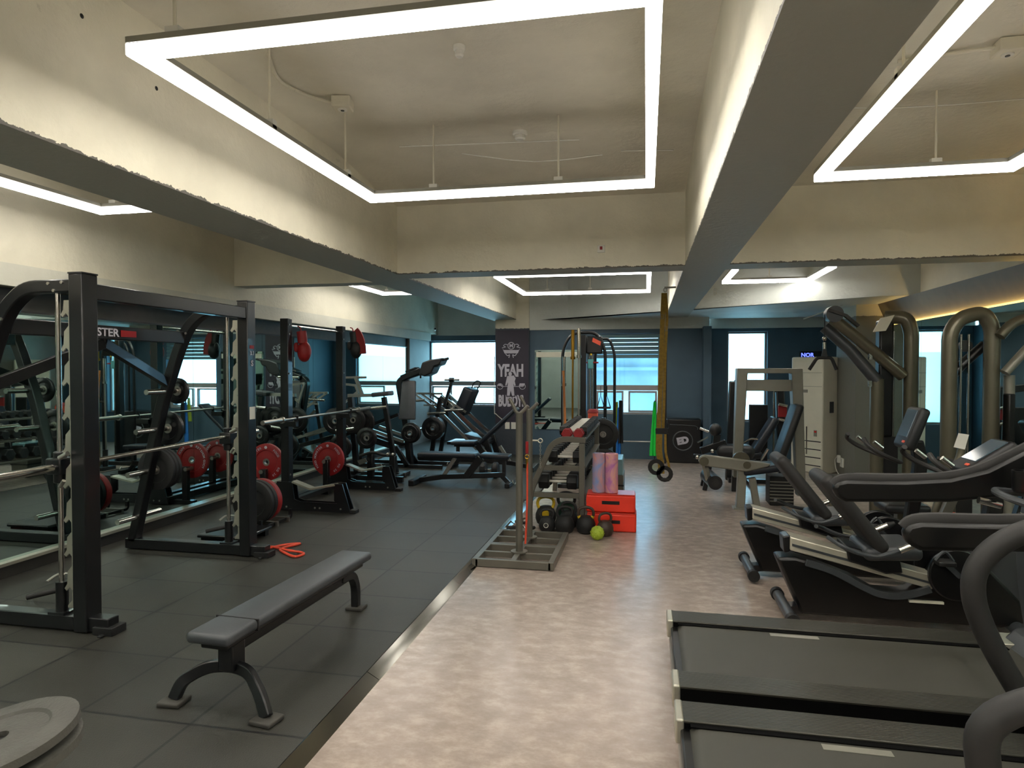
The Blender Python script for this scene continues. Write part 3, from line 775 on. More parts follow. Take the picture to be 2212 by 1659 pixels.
RB(G().rail(rounded([(-2.21, 2.80, .02), (-2.19, 2.83, .10), (-2.08, 2.88, .165), (-1.955, 2.90, .175), (-1.84, 2.88, .165), (-1.72, 2.80, .10), (-1.66, 2.76, .02)], .1, 5), .06, .035, up=(0, 1, 0))).build('front_leg', 'black_metal', t, bevel=.006)
G().rail(rounded([(-1.95, 3.95, .28), (-1.95, 4.12, .26), (-1.95, 4.18, .16), (-1.95, 4.18, .01)], .12, 6), .055, .05, up=(1, 0, 0)).build('rear_leg', 'black_metal', t, bevel=.006)
for x, y, a in ((-2.21, 2.80, .1), (-1.66, 2.76, -.1), (-1.95, 4.19, 0)):
    g_ = G().pad((x, y, .012), (.12, .11, .024), (0, 0, a), .008)
    (RB(g_) if y < 4 else g_).build('foot_pad', 'foot_rubber', t)

# ---------------- stack of plates nearest the camera (on a slanted peg)
t = thing('plate_stand', 'slanted plate stand holding the worn plates nearest the flat bench', 'plate stand', (-1.93, 1.70, 0), wc=True)
ax = Vector((-.13, -.10, 1)).normalized()
c0 = Vector((-1.845, 1.545, .60))
G().cyl(c0 - ax * .45, c0 - ax * .03, .022).build('peg', 'black_metal', t)
G().bar(c0 - ax * .62, c0 - ax * .12, .07, .07).build('post', 'black_metal', t)
G().box(-2.15, -1.55, 1.5, 1.9, 0, .06).build('base', 'black_metal', t, bevel=.01)
q = ax.to_track_quat('-Y', 'Z').to_euler()
plate('worn grey rubber plate lying on top of the tilted pair', c0 - ax * .03, .205, .035, 'grey', rot=tuple(q), hub=False)
plate('worn grey rubber plate lying under its twin on the tilted stand', c0 - ax * .085, .205, .035, 'grey', rot=tuple(q), hub=False)

# ---------------- machines behind the half rack
# hack squat
t = thing('hack_squat_machine', 'black hack squat machine with tall pale back pad and shoulder yoke before bright window', 'strength machine', (-4.0, 10.6, 0), wc=True)
G().rail(rounded([(-3.93, 10.6, .02), (-3.98, 10.6, .6), (-4.13, 10.6, 1.44), (-3.98, 10.6, 1.53), (-3.70, 10.6, 1.62)], .16, 5), .10, .13, up=(0, 1, 0)).build('column', 'black_metal', t, bevel=.01)
G().pad((-3.93, 10.50, 1.13), (.30, .66, .06), (radians(80), radians(0), radians(0)), .02, taper=.8).build('back_pad', 'grey_pad', t)
y_ = G().rail([(-4.06, 10.6, 1.50), (-3.72, 10.6, 1.63)], .22, .09).build('yoke_arm', 'black_metal', t, bevel=.01)
G().prism([(-3.72, 1.56), (-3.66, 1.76), (-3.52, 1.81), (-3.30, 1.84), (-3.36, 1.72), (-3.44, 1.70), (-3.50, 1.58), (-3.62, 1.53)], 10.42, 10.78).build('shoulder_pad', 'black_pad', t, bevel=.02)
G().prism([(-3.99, 1.62), (-3.80, 1.69), (-3.79, 1.66), (-3.98, 1.59)], 10.5, 10.7).build('head_rest', 'black_pad', t, bevel=.01)
G().cyl((-3.40, 10.5, 1.79), (-3.22, 10.5, 1.83), .022).build('handle', 'black_rubber', t)
G().cyl((-3.68, 10.42, 1.58), (-3.68, 10.42, 1.50), .016).build('lock_pin', 'black_metal', t)
for yy in (10.4, 10.85):
    G().bar((-4.60, yy, .64), (-3.98, yy, .44), .05, .05).build('slide_rail', 'steel', t)
    G().bar((-4.75, yy, .50), (-4.12, yy, .33), .06, .07).build('frame_rail', 'black_metal', t, bevel=.005)
    G().bar((-4.12, yy, .35), (-3.90, yy, .02), .06, .08).build('front_leg', 'black_metal', t, bevel=.005)
    G().bar((-4.80, yy, .03), (-3.3, yy, .03), .06, .06).build('base_rail', 'black_metal', t, bevel=.005)
    G().bar((-4.70, yy, .50), (-4.76, yy, .03), .06, .06).build('rear_leg', 'black_metal', t, bevel=.005)
G().prism([(-4.45, .12), (-4.10, .30), (-4.10, .33), (-4.45, .15)], 10.42, 10.83).build('foot_plate', 'steel', t)
G().cyl((-3.88, 10.2, .60), (-3.88, 11.0, .60), .025).build('plate_horn', 'chrome', t)
g2 = 'plates on the hack squat'
plate('small black plate on the horn of the hack squat machine', (-3.80, 10.28, .60), .17, .04, 'iron', group=g2)
plate('small black plate on the horn of the hack squat machine', (-3.80, 10.22, .60), .14, .04, 'iron', group=g2)
# leg press
t = thing('leg_press_machine', 'black leg press with dark backrest and steep steel rails under the left window', 'strength machine', (-3.2, 11.6, 0), wc=True)
G().pad((-3.22, 11.6, 1.07), (.52, .5, .20), (0, radians(-66), 0), .04).build('backrest', 'navy_pad', t)
G().tube([(-3.07, 11.42, 1.31), (-3.03, 11.42, 1.40), (-2.97, 11.45, 1.44), (-2.93, 11.5, 1.40), (-2.99, 11.5, 1.29)], .012, 8, sm=4).build('handle_loop', 'black_rubber', t)
for yy in (11.3, 11.85):
    G().bar((-3.62, yy, 1.16), (-2.78, yy, .42), .05, .06).build('slide_rail', 'chrome', t)
    G().bar((-3.60, yy + .05, .84), (-2.95, yy + .05, .22), .05, .05).build('lower_rail', 'steel', t)
    G().bar((-4.05, yy, .04), (-2.55, yy, .04), .07, .07).build('base_rail', 'black_metal', t, bevel=.005)
    G().bar((-2.80, yy, .44), (-2.68, yy, .04), .08, .10).build('front_leg', 'black_metal', t, bevel=.005)
    G().bar((-3.62, yy, 1.14), (-3.80, yy, .05), .07, .07).build('rear_leg', 'black_metal', t, bevel=.005)
for k, (x0, z0) in enumerate(((-4.12, 1.20), (-3.98, 1.20), (-3.80, 1.20), (-3.62, 1.18))):
    G().bar((x0, 11.35, z0), (x0 + .46, 11.35, z0 - .30), .035, .035).build('ladder_rail', 'steel', t)
G().bar((-4.15, 11.35, 1.21), (-3.60, 11.35, 1.21), .035, .035).bar((-3.95, 11.35, 1.0), (-3.35, 11.35, 1.0), .03, .03).build('ladder_crossbar', 'steel', t)
G().bar((-3.52, 11.2, .98), (-3.36, 11.2, 1.47), .05, .05).build('lever', 'black_metal', t)
G().cyl((-3.51, 11.2, 1.46), (-3.24, 11.2, 1.46), .018).build('lever_grip', 'steel', t)
G().cyl((-3.42, 11.2, 1.46), (-3.34, 11.2, 1.46), .04).build('lever_hub', 'black_metal', t)
for x0, z0 in ((-4.02, 1.08), (-3.62, .86), (-3.30, .92)):
    G().cyl((x0 - .18, 11.12, z0), (x0 + .16, 11.12, z0 + .02), .024).build('plate_horn', 'chrome', t)
G().box(-3.5, -2.75, 11.3, 11.85, .30, .35).build('seat_board', 'black_metal', t)
G().pad((-3.0, 11.58, .40), (.45, .5, .09), (0, radians(14), 0), .03).build('seat', 'navy_pad', t)
g3 = 'plates on the leg press'
for k in range(3):
    plate('black plate loaded low on the leg press beside hack squat pad', (-3.64 + .0, 11.02 - k * .045, .62), .2, .04, 'iron', group=g3)
# chest supported row with crossbar grips
t = thing('row_machine', 'black chest supported row machine with steel cross grip behind the half rack', 'strength machine', (-4.4, 9.6, 0), wc=True)
for z0 in (1.52,): G().cyl((-4.60, 9.5, z0), (-4.24, 9.5, z0 + .005), .018).build('cross_grip', 'steel', t)
G().bar((-4.42, 9.5, 1.54), (-4.30, 9.5, 1.24), .045, .045).build('lever', 'steel', t)
G().bar((-4.54, 9.5, 1.24), (-4.08, 9.5, 1.25), .05, .05).build('upper_beam', 'steel', t)
G().pad((-3.97, 9.5, 1.27), (.28, .24, .07), (0, radians(-6), 0), .02).build('chest_pad', 'grey_pad', t)
G().rail([(-4.70, 9.5, 1.43), (-4.42, 9.5, 1.40), (-4.38, 9.5, 1.30), (-4.60, 9.5, 1.13), (-5 + .3, 9.5, 1.43)], .03, .03, up=(0, 1, 0)).build('grip_frame', 'steel', t)
G().bar((-4.50, 9.5, 1.22), (-4.40, 9.5, .04), .08, .08).bar((-3.95, 9.5, 1.22), (-3.75, 9.5, .04), .07, .07).build('post', 'black_metal', t, bevel=.005)
G().bar((-4.68, 9.5, .035), (-3.6, 9.5, .035), .08, .07).bar((-3.65, 9.25, .035), (-3.65, 9.75, .035), .07, .06).build('base', 'black_metal', t, bevel=.005)
G().bar((-4.6, 9.42, .75), (-3.85, 9.42, .52), .05, .05).bar((-4.62, 9.6, .62), (-3.75, 9.6, .95), .05, .05).build('lever_arm', 'black_metal', t)
G().cyl((-4.24, 9.15, 1.05), (-3.76, 9.15, 1.09), .024).build('plate_horn', 'chrome', t)
G().cyl((-4.60, 9.2, .72), (-4.30, 9.2, .76), .024).build('plate_horn', 'chrome', t)
g4 = 'plates behind the half rack'
for q in ((-4.34, 9.25, .88, .2), (-4.22, 9.31, .86, .2), (-4.66, 9.3, .86, .2), (-4.10, 9.20, .62, .16), (-4.55, 9.25, .48, .18)):
    plate('dark rimmed plate hanging among the frames behind the half rack', (q[0], q[1], q[2]), q[3], .04, 'iron', group=g4)
# low T-bar platform
t = thing('calf_raise_machine', 'low black calf raise frame with small tilted steel plates behind half rack base', 'strength machine', (-4.0, 9.3, 0), wc=True)
G().bar((-4.30, 9.0, .05), (-3.45, 9.0, .05), .06, .08).bar((-4.2, 8.9, .05), (-4.2, 9.15, .05), .06, .08).build('base', 'black_metal', t)
G().bar((-3.95, 9.0, .05), (-3.95, 9.0, .42), .09, .09).bar((-3.62, 9.0, .05), (-3.60, 9.0, .40), .09, .09).build('post', 'black_metal', t, bevel=.01)
G().prism([(-4.12, .32), (-4.00, .36), (-3.96, .30), (-4.08, .26)], 8.9, 8.92).prism([(-3.84, .27), (-3.76, .29), (-3.70, .20), (-3.79, .18)], 8.9, 8.92).build('foot_plate', 'steel', t)
G().tube([(-4.1, 8.95, .38), (-3.9, 8.95, .44), (-3.7, 8.95, .40), (-3.55, 8.95, .42)], .022, 8, sm=4).build('knee_bar', 'black_rubber', t)
for x0 in (-3.66, -3.58): G().sph((x0, 8.93, .42), .025, 12).build('end_knob', 'steel', t)

# ---------------- adjustable benches
def adj_bench(label, loc, rz, back_ang):
    t = thing('adjustable_bench', label, 'bench', loc, rz)
    G().pad((.72, 0, .425), (.42, .27, .06), (0, radians(2), 0), .02).build('seat', 'navy_pad', t)
    L_ = .86
    a = radians(back_ang)
    G().pad((.45 - L_/2*cos(a), 0, .425 + L_/2*sin(a)), (L_, .27, .06), (0, a, 0), .02).build('backrest', 'navy_pad', t)
    G().bar((.85, 0, .16), (-.10, 0, .10), .06, .07).bar((-.08, 0, .10), (-.45, 0, .04), .06, .07).build('base_beam', 'black_metal', t, bevel=.006)
    G().bar((.30, 0, .13), (.50, 0, .39), .08, .10).build('pivot_post', 'black_metal', t, bevel=.006)
    G().bar((.55, 0, .38), (.90, 0, .38), .06, .05).build('seat_beam', 'black_metal', t)
    G().bar((.84, 0, .38), (.84, 0, .14), .05, .05).bar((.80, 0, .15), (.92, 0, .03), .05, .06).build('front_post', 'black_metal', t)
    G().bar((.92, -.20, .035), (.92, .20, .035), .07, .06).build('front_foot', 'black_metal', t, bevel=.008)
    G().bar((-.45, -.28, .04), (-.45, .28, .04), .08, .08).build('rear_foot', 'black_metal', t, bevel=.008)
    G().tube([(.98, -.10, .10), (1.0, -.10, .05), (1.0, .10, .05), (.98, .10, .10)], .009, 6, sm=3).build('drag_handle', 'steel', t)
    G().bar((-.05, 0, .12), (.12, 0, .38), .04, .05).build('ladder', 'steel', t)
    return t
adj_bench('dark adjustable bench lying flat in front of the leg press', (-2.80, 9.05, 0), 0.0, 0)
b2 = adj_bench('dark adjustable bench with raised backrest beneath the poster column', (-2.25, 10.6, 0), pi, 43)
# medicine ball between the benches
t = thing('dumbbell', 'round black dumbbell on floor under the dark benches', 'dumbbell', (-2.33, 9.7, .12))
G().cyl((-.07, 0, 0), (.07, 0, 0), .018).build('handle', 'chrome', t)
for s in (-1, 1): G().lathe([(0, 0), (.10, 0), (.12, .02), (.12, .07), (.10, .09), (0, .09)], (.05 * s, 0, 0), (s, 0, 0)).build('head', 'black_rubber', t)

# ---------------- poster on the column
t = thing('wall_poster', 'dark purple poster reading YEAH BUDDY! hanging on the column between windows', 'poster', (-2.53, 12.39, 1.5), wc=True)
G().box(-2.85, -2.21, 12.388, 12.398, .62, 2.40).build('sheet', 'poster_dark', t)
PY = 12.386
text('YEAH', .32, (-2.55, PY, 1.615), (PI2, 0, 0), 'print_white', t, 'lettering', .014, .001, .62)
text('BUDDY!', .29, (-2.55, PY, 1.03), (PI2, 0, 0), 'print_white', t, 'lettering', .014, .001, .47)
cx = -2.545
fo = G()
fo.prism([(cx - .065, 1.60), (cx + .03, 1.60), (cx + .075, 1.53), (cx + .105, 1.47), (cx + .115, 1.31), (cx + .07, 1.30), (cx + .085, 1.12), (cx - .10, 1.12), (cx - .09, 1.30), (cx - .135, 1.32), (cx - .09, 1.53)], PY - .0035, PY - .002)
fo.build('figure_shadow', 'poster_dark', t)  # dark printed outline setting the athlete off from the lettering
fg = G()
fg.sph((cx - .02, PY - .004, 1.56), .035, 12, (1, .1, 1.15))
fg.prism([(cx - .075, 1.52), (cx + .06, 1.53), (cx + .075, 1.45), (cx + .045, 1.36), (cx + .05, 1.30), (cx - .07, 1.30), (cx - .065, 1.38), (cx - .09, 1.46)], PY - .006, PY - .002)
fg.prism([(cx - .075, 1.30), (cx + .05, 1.30), (cx + .065, 1.14), (cx + .02, 1.14), (cx - .01, 1.24), (cx - .03, 1.14), (cx - .08, 1.14)], PY - .006, PY - .002)
fg.prism([(cx - .08, 1.51), (cx - .05, 1.50), (cx - .08, 1.36), (cx - .10, 1.33), (cx - .115, 1.35)], PY - .007, PY - .003)
fg.prism([(cx + .05, 1.52), (cx + .09, 1.48), (cx + .07, 1.42), (cx + .09, 1.34), (cx + .06, 1.33), (cx + .035, 1.42)], PY - .007, PY - .003)
fg.build('athlete_figure', 'print_white', t)
bb = G().box(cx - .20, cx + .24, PY - .008, PY - .003, 1.315, 1.325)
for s, w in ((-.22, .05), (.22, .05)):
    bb.tube([(cx + s + w * 1.15 * cos(a * pi / 8), PY - .005, 1.32 + .055 * sin(a * pi / 8)) for a in range(16)], .005, 5, True)
bb.prism([(cx + .15, 1.33), (cx + .17, 1.38), (cx + .27, 1.38), (cx + .25, 1.33)], PY - .008, PY - .003).prism([(cx - .27, 1.33), (cx - .25, 1.36), (cx - .21, 1.37), (cx - .17, 1.33)], PY - .008, PY - .003)
bb.build('barbell_print', 'print_white', t)
em = G()
em.tube([(cx + .065 * cos(a * pi / 10), PY - .003, 2.10 + .065 * sin(a * pi / 10)) for a in range(20)], .008, 5, True)
em.prism([(cx - .15, 2.02), (cx + .15, 2.02), (cx + .17, 2.05), (cx + .13, 1.955), (cx - .13, 1.955), (cx - .17, 2.05)], PY - .005, PY - .002)
for s in (-1, 1):
    em.tube([(cx + s * .07, PY - .003, 2.12), (cx + s * .12, PY - .003, 2.13), (cx + s * .15, PY - .003, 2.10), (cx + s * .11, PY - .003, 2.08), (cx + s * .18, PY - .003, 2.06)], .007, 5, sm=4)
    em.tube([(cx + s * .11, PY - .003, 1.95), (cx + s * .07, PY - .003, 1.91), (cx + s * .03, PY - .003, 1.93), (cx + s * .045, PY - .003, 1.87)], .008, 5, sm=4)
em.build('emblem', 'print_white', t)
text('M', .10, (cx, PY, 2.10), (PI2, 0, 0), 'print_white', t, 'lettering', .003)
# pinned cards and cable below
for k, x0 in enumerate((-2.62, -2.50, -2.38)):
    G_ = G().box(x0 - .045, x0 + .045, 12.380, 12.387, .50, .63).build('pinned_card', 'white'); G_.location = (0, 0, 0)
    tag(G_, 'small white card pinned in a row of three below the dark poster', 'card', 'cards below the poster')
t = tag(G().tube([(-2.87, 12.38, 1.9), (-2.875, 12.38, .90), (-2.84, 12.38, .78), (-2.64, 12.38, .62)], .008, 6, sm=5).build('wall_cable', 'white'), 'thin white cable running down beside dark poster to the pinned cards', 'cable')

# ================================================================ CENTRE: BAND STAND, DUMBBELL RACK, FLOOR ITEMS
FZ_ = FZ
t = thing('band_stand', 'grey steel stand with grid base and two fork-topped posts at the edge strip', 'exercise stand', (-1.09, 5.98, FZ), wc=True)
b = G()
for yy in (5.40, 5.88, 5.92, 6.42): b.box(-1.42, -.77, yy - .02, yy + .02, FZ + .005, FZ + .07)
for yy in (5.64, 6.17): b.box(-1.42, -.77, yy - .015, yy + .015, FZ + .02, FZ + .07)
for xx in (-1.42, -.77): b.box(xx - .025, xx + .025, 5.38, 6.44, FZ + .004, FZ + .071)
b.box(-1.12, -1.07, 5.40, 6.42, FZ + .01, FZ + .069)
b.build('grid_base', 'grey_metal', t, bevel=.004)
for yy, zt in ((5.66, 1.27), (6.17, 1.27)):
    G().cyl((-1.09, yy, FZ + .07), (-1.09, yy, FZ + .08), .075, seg=28).build('flange', 'grey_metal', t)
    G().cyl((-1.09, yy, FZ + .08), (-1.09, yy, zt), .031).build('post', 'grey_metal', t)
    G().tube([(-1.18, yy, zt + .12), (-1.155, yy, zt + .08), (-1.12, yy, zt + .01), (-1.09, yy, zt - .01), (-1.06, yy, zt + .01), (-1.01, yy, zt + .06)], .016, 8, sm=3).build('fork', 'grey_metal', t)
t = thing('resistance_band', 'red elastic tube with steel ring hanging between the grey stand posts', 'exercise cord', (-1.065, 5.9, .98), wc=True)
G().tube([(-1.062, 5.9, .80), (-1.060, 5.88, .45), (-1.072, 5.86, .06)], .009, 8, sm=5).tube([(-1.068, 5.92, .80), (-1.066, 5.92, .40), (-1.080, 5.92, .06)], .007, 8, sm=5).build('tube', 'cord_orange', t)
G().cyl((-1.065, 5.9, .88), (-1.065, 5.9, .99), .014).build('grip', 'red_rubber', t)
G().tube([(-1.065 + .018 * cos(a * pi / 5), 5.9, .85 + .018 * sin(a * pi / 5)) for a in range(10)], .005, 6, True).build('ring', 'brass', t)
G().tube([(-1.065, 5.9, .83), (-1.065, 5.9, .80), (-1.062, 5.9, .70)], .011, 8).build('clip', 'brass', t)
t = thing('hanging_chain', 'short steel chain with open ring hanging on farther post of grey stand', 'chain', (-.99, 6.17, .96), wc=True)
G().tube([(-1.06, 6.17, .97), (-1.01, 6.17, .97)], .009, 6).tube([(-.985 + .02 * cos(a * pi / 5), 6.17, .97 + .02 * sin(a * pi / 5)) for a in range(10)], .006, 6, True).build('hook_ring', 'alu', t)
ch = G()
for i in range(12):
    z0 = .94 - i * .02
    d = (1, 0) if i % 2 else (0, 1)
    ch.tube([(-.985 + .007 * cos(a * pi / 3) * d[0], 6.17 + .007 * cos(a * pi / 3) * d[1], z0 + .012 * sin(a * pi / 3)) for a in range(6)], .0025, 5, True)
ch.build('links', 'steel', t)

# dumbbell rack
t = thing('dumbbell_rack', 'grey three-tier steel dumbbell rack with curved side frame beside the red boxes', 'rack', (-.93, 7.95, FZ), wc=True)
for yy in (6.93, 9.02):
    G().rail(rounded([(-.62, yy, .90), (-.86, yy, .915), (-.985, yy, .85), (-1.215, yy, .33), (-1.235, yy, FZ)], .12, 5), .06, .06, up=(0, 1, 0)).build('side_frame', 'grey_metal', t, bevel=.004)
    G().box(-.69, -.63, yy - .03, yy + .03, FZ, .87).build('rear_post', 'grey_metal', t, bevel=.004)
    G().box(-1.08, -.69, yy - .025, yy + .025, .575, .625).build('side_bar', 'grey_metal', t, bevel=.003)
    G().box(-1.21, -.69, yy - .025, yy + .025, .285, .335).build('side_bar', 'grey_metal', t, bevel=.003)
for x0, x1, z0 in ((-.90, -.62, .93), (-1.08, -.62, .64), (-1.22, -.60, .35)):
    tr = G()
    for xx in (x0 + .06, x1 - .05): tr.prism([(xx - .05, z0 - .01), (xx + .05, z0 - .01), (xx + .05, z0 - .03), (xx - .05, z0 - .03)], 6.93, 9.02)
    tr.build('tier_rail', 'grey_metal', t)
def dumbbell(label, x, y, z, L_, r, m='black_rubber', group=None, hexa=True, hm='chrome', axis='x'):
    t = thing('dumbbell', label, 'dumbbell', (x, y, z), 0 if axis == 'x' else PI2, group)
    h = L_ * .23
    G().lathe([(0, -h), (.015, -h), (.018, 0), (.015, h), (0, h)], (0, 0, 0), (1, 0, 0), 12).build('handle', hm, t)
    for s in (-1, 1):
        G().lathe([(0, 0), (r * .86, 0), (r, r * .14), (r, L_ / 2 - h - r * .14), (r * .86, L_ / 2 - h), (0, L_ / 2 - h)], (h * s, 0, 0), (s, 0, 0), 6 if hexa else 18).build('head', m, t)
    return t
for k in range(13):
    dumbbell('small black dumbbell with pale handle in the top row of the grey rack', -.77, 7.12 + k * .135, .93 + .052, .30, .052, group='dumbbells in the top row', hm='white')
for k in range(11):
    dumbbell('black hex dumbbell with chrome handle in the middle row of the grey rack', -.85, 7.05 + k * .17, .64 + .068, .36, .070, group='dumbbells in the middle row', hm='handle_pale')
for k in range(9):
    dumbbell('large black hex dumbbell with chrome handle in the bottom row of the grey rack', -.93, 7.07 + k * .21, .35 + .085, .42, .088, group='dumbbells in the bottom row', hm='handle_pale')
dumbbell('red vinyl dumbbell on top of the grey rack end, nearer the curved frame', -.825, 6.99, .965, .16, .058, 'red_dark', hm='white', axis='y')
dumbbell('red vinyl dumbbell on top of the grey rack end, nearer the straight post', -.70, 6.99, .965, .16, .058, 'red_dark', hm='white', axis='y')
t = thing('storage_tub', 'small orange tub with dark lid at far end of dumbbell rack top', 'tub', (-.70, 8.95, .93), wc=True)
G().box(-.77, -.64, 8.89, 9.01, .93, 1.06).build('body', 'orange', t, bevel=.01)
G().lathe([(0, .05), (.05, .05), (.075, .02), (.078, 0), (0, 0)], (-.705, 8.95, 1.06)).build('lid', 'red_dark', t)

# kettlebells
def kettlebell(label, x, y, r, m='black_rubber', hm='black_rubber', rz=0.0, band=None, group=None):
    t = thing('kettlebell', label, 'kettlebell', (x, y, FZ), rz, group)
    G().lathe([(0, 0), (r*.6, 0), (r*.85, r*.18), (r, r*.62), (r*.98, r*1.05), (r*.8, r*1.5), (r*.5, r*1.78), (0, r*1.85)], (0, 0, 0), (0, 0, 1), 24).build('bell', m, t)
    G().tube([(-r*.55, 0, r*1.45), (-r*.78, 0, r*2.0), (-r*.62, 0, r*2.5), (0, 0, r*2.68), (r*.62, 0, r*2.5), (r*.78, 0, r*2.0), (r*.55, 0, r*1.45)], r*.15, 10, sm=5).build('handle', hm, t)
    if band:
        for s in (-1, 1): G().tube([(s*r*.60, 0, r*1.50), (s*r*.72, 0, r*1.80)], r*.19, 10).build('colour_band', band, t)
    return t
kettlebell('black kettlebell with small pale mark, first in the front row by stand post', -1.00, 6.72, .085)
G().lathe([(.02, 0), (.026, .002), (.026, 0)], (-1.0 + 0, 6.72 - .086, FZ + .08), (0, -1, 0), 14).build('mark', 'white', None).parent = None
mk = COL.objects['mark']; kb = COL.objects['kettlebell']; mk.parent = kb; mk.matrix_parent_inverse = Matrix.Translation((1.00, -6.72, -FZ))
kettlebell('plain black kettlebell in the middle of the front row', -.815, 6.70, .10, rz=.3)
kettlebell('black kettlebell behind the plain one under the dumbbell rack', -.80, 6.93, .10, rz=-.2)
kettlebell('black kettlebell with yellow bands and brown handle before red step boxes', -.60, 6.72, .10, hm='wood_dark', band='yellow', rz=.1)
kettlebell('brown handled kettlebell close against the lower red step box', -.40, 6.66, .085, 'wood_dark', 'wood_dark', rz=.5)
kettlebell('big black kettlebell with yellow disc under the dumbbell rack', -1.06, 7.02, .112, hm='yellow', rz=.2)
G().cyl((-1.06, 6.905, .10), (-1.06, 6.93, .11), .05).build('yellow_disc', 'yellow', None)
yd = COL.objects['yellow_disc']; kb = [o for o in COL.objects if o.name.startswith('kettlebell') and o.get('label', '').startswith('big black')][0]
yd.parent = kb; yd.matrix_parent_inverse = (Matrix.Translation(kb.location) @ Euler(kb.rotation_euler).to_matrix().to_4x4()).inverted()
kettlebell('dark green kettlebell standing farthest under the dumbbell rack', -.86, 7.22, .118, 'green_dark')
t = thing('massage_ball', 'lime green textured ball in front of red step boxes', 'ball', (-.465, 6.48, FZ + .068))
G().sph((0, 0, 0), .068, 24).build('ball', 'lime', t)
rg = G()
for i in range(40):
    a = i * 2.399; zz = 1 - 2 * (i + .5) / 40; rr = math.sqrt(1 - zz * zz)
    rg.sph((.066 * rr * cos(a), .066 * rr * sin(a), .066 * zz), .008, 6)
rg.build('nubs', 'lime', t)
# step boxes and foam rollers
def stepbox(label, x0, x1, y0, y1, z0, z1, rz):
    c = ((x0 + x1) / 2, (y0 + y1) / 2, z0)
    t = thing('step_box', label, 'step box', c, rz)
    w, d, h = (x1 - x0) / 2, (y1 - y0) / 2, z1 - z0
    G().box(-w, w, -d, d, .002, h - .012).build('box', 'red_bright', t, bevel=.015)
    G().box(-w + .005, w - .005, -d + .005, d - .005, h - .012, h).build('lid', 'red_dark_top', t, bevel=.005)
    G().box(-.09, .09, -d - .003, -d + .005, h * .45, h * .45 + .035).build('handle_slot', 'black_plastic', t)
    return t
mat('red_dark_top', '#c8311f', 0.35)
stepbox('red step box on the floor beneath its twin', -.60, -.095, 6.82, 7.12, FZ, .165, 0)
stepbox('red step box stacked on top, carrying the foam rollers', -.61, -.105, 6.84, 7.12, .166, .355, .02)
def roller_mat(name, cols, sc):
    m = bpy.data.materials.new(name); m.use_nodes = True; nt = m.node_tree; n = nt.nodes; L = nt.links; b = n['Principled BSDF']
    tc = n.new('ShaderNodeTexCoord'); z = n.new('ShaderNodeTexNoise'); z.inputs['Scale'].default_value = sc; z.inputs['Detail'].default_value = 3; z.inputs['Distortion'].default_value = 1.5
    L.new(tc.outputs['Object'], z.inputs['Vector']); r = n.new('ShaderNodeValToRGB')
    r.color_ramp.elements[0].color = lin(cols[0]); r.color_ramp.elements[0].position = .35
    r.color_ramp.elements[1].color = lin(cols[-1]); r.color_ramp.elements[1].position = .65
    for i, c in enumerate(cols[1:-1]): e = r.color_ramp.elements.new(.35 + .3 * (i + 1) / (len(cols) - 1)); e.color = lin(c)
    L.new(z.outputs['Fac'], r.inputs['Fac']); L.new(r.outputs['Color'], b.inputs['Base Color']); b.inputs['Roughness'].default_value = .7
    MATS[name] = m
roller_mat('roller_blue', ['#7d8fc0', '#a08fa8', '#b88a90', '#d08e84'], 4.5)
roller_mat('roller_pink', ['#b06aa8', '#c98aa0', '#d9a090', '#c878a8'], 4.5)
for x0, m, lb in ((-.487, 'roller_blue', 'upright foam roller in marbled blue and pink on red step box'), (-.352, 'roller_pink', 'upright foam roller in marbled pink and violet on red step box')):
    t = thing('foam_roller', lb, 'foam roller', (x0, 6.96, .356))
    G().lathe([(.035, 0), (.064, 0), (.067, .004), (.067, .406), (.064, .41), (.038, .41), (.035, .406), (.035, 0)], (0, 0, 0), (0, 0, 1), 32).build('foam', m, t)
# grey crate behind the rollers
t = thing('storage_crate', 'grey storage crate with clear upper bin standing behind foam rollers', 'crate', (-.5, 8.75, FZ), wc=True)
G().box(-.58, -.28, 8.45, 9.0, FZ, .30).build('drawer_box', 'grey_metal', t, bevel=.01)
G().box(-.585, -.275, 8.44, 9.0, .16, .18).build('seam', 'black_plastic', t)
G().box(-.57, -.29, 8.46, 8.99, .30, .50).build('clear_bin', 'bin_clear', t, bevel=.01)
# cable attachments in a heap by the stand
for i, (x0, y0, a, lb) in enumerate(((-1.38, 6.74, .3, 'dark triangular cable handle lying nearest the edge strip'), (-1.30, 6.98, -.5, 'dark triangular cable handle lying behind another one'), (-1.21, 6.70, 1.1, 'dark triangular cable handle lying beside grey stand base'))):
    t = thing('cable_attachment', lb, 'cable attachment', (x0, y0, FZ + .03), a)
    G().tube([(-.07, -.05, 0), (.07, -.05, 0), (0, .09, .03)], .011, 8, True).build('frame', 'steel', t)
    G().cyl((-.06, -.05, 0), (.06, -.05, 0), .018).build('grip', 'foam_black', t)

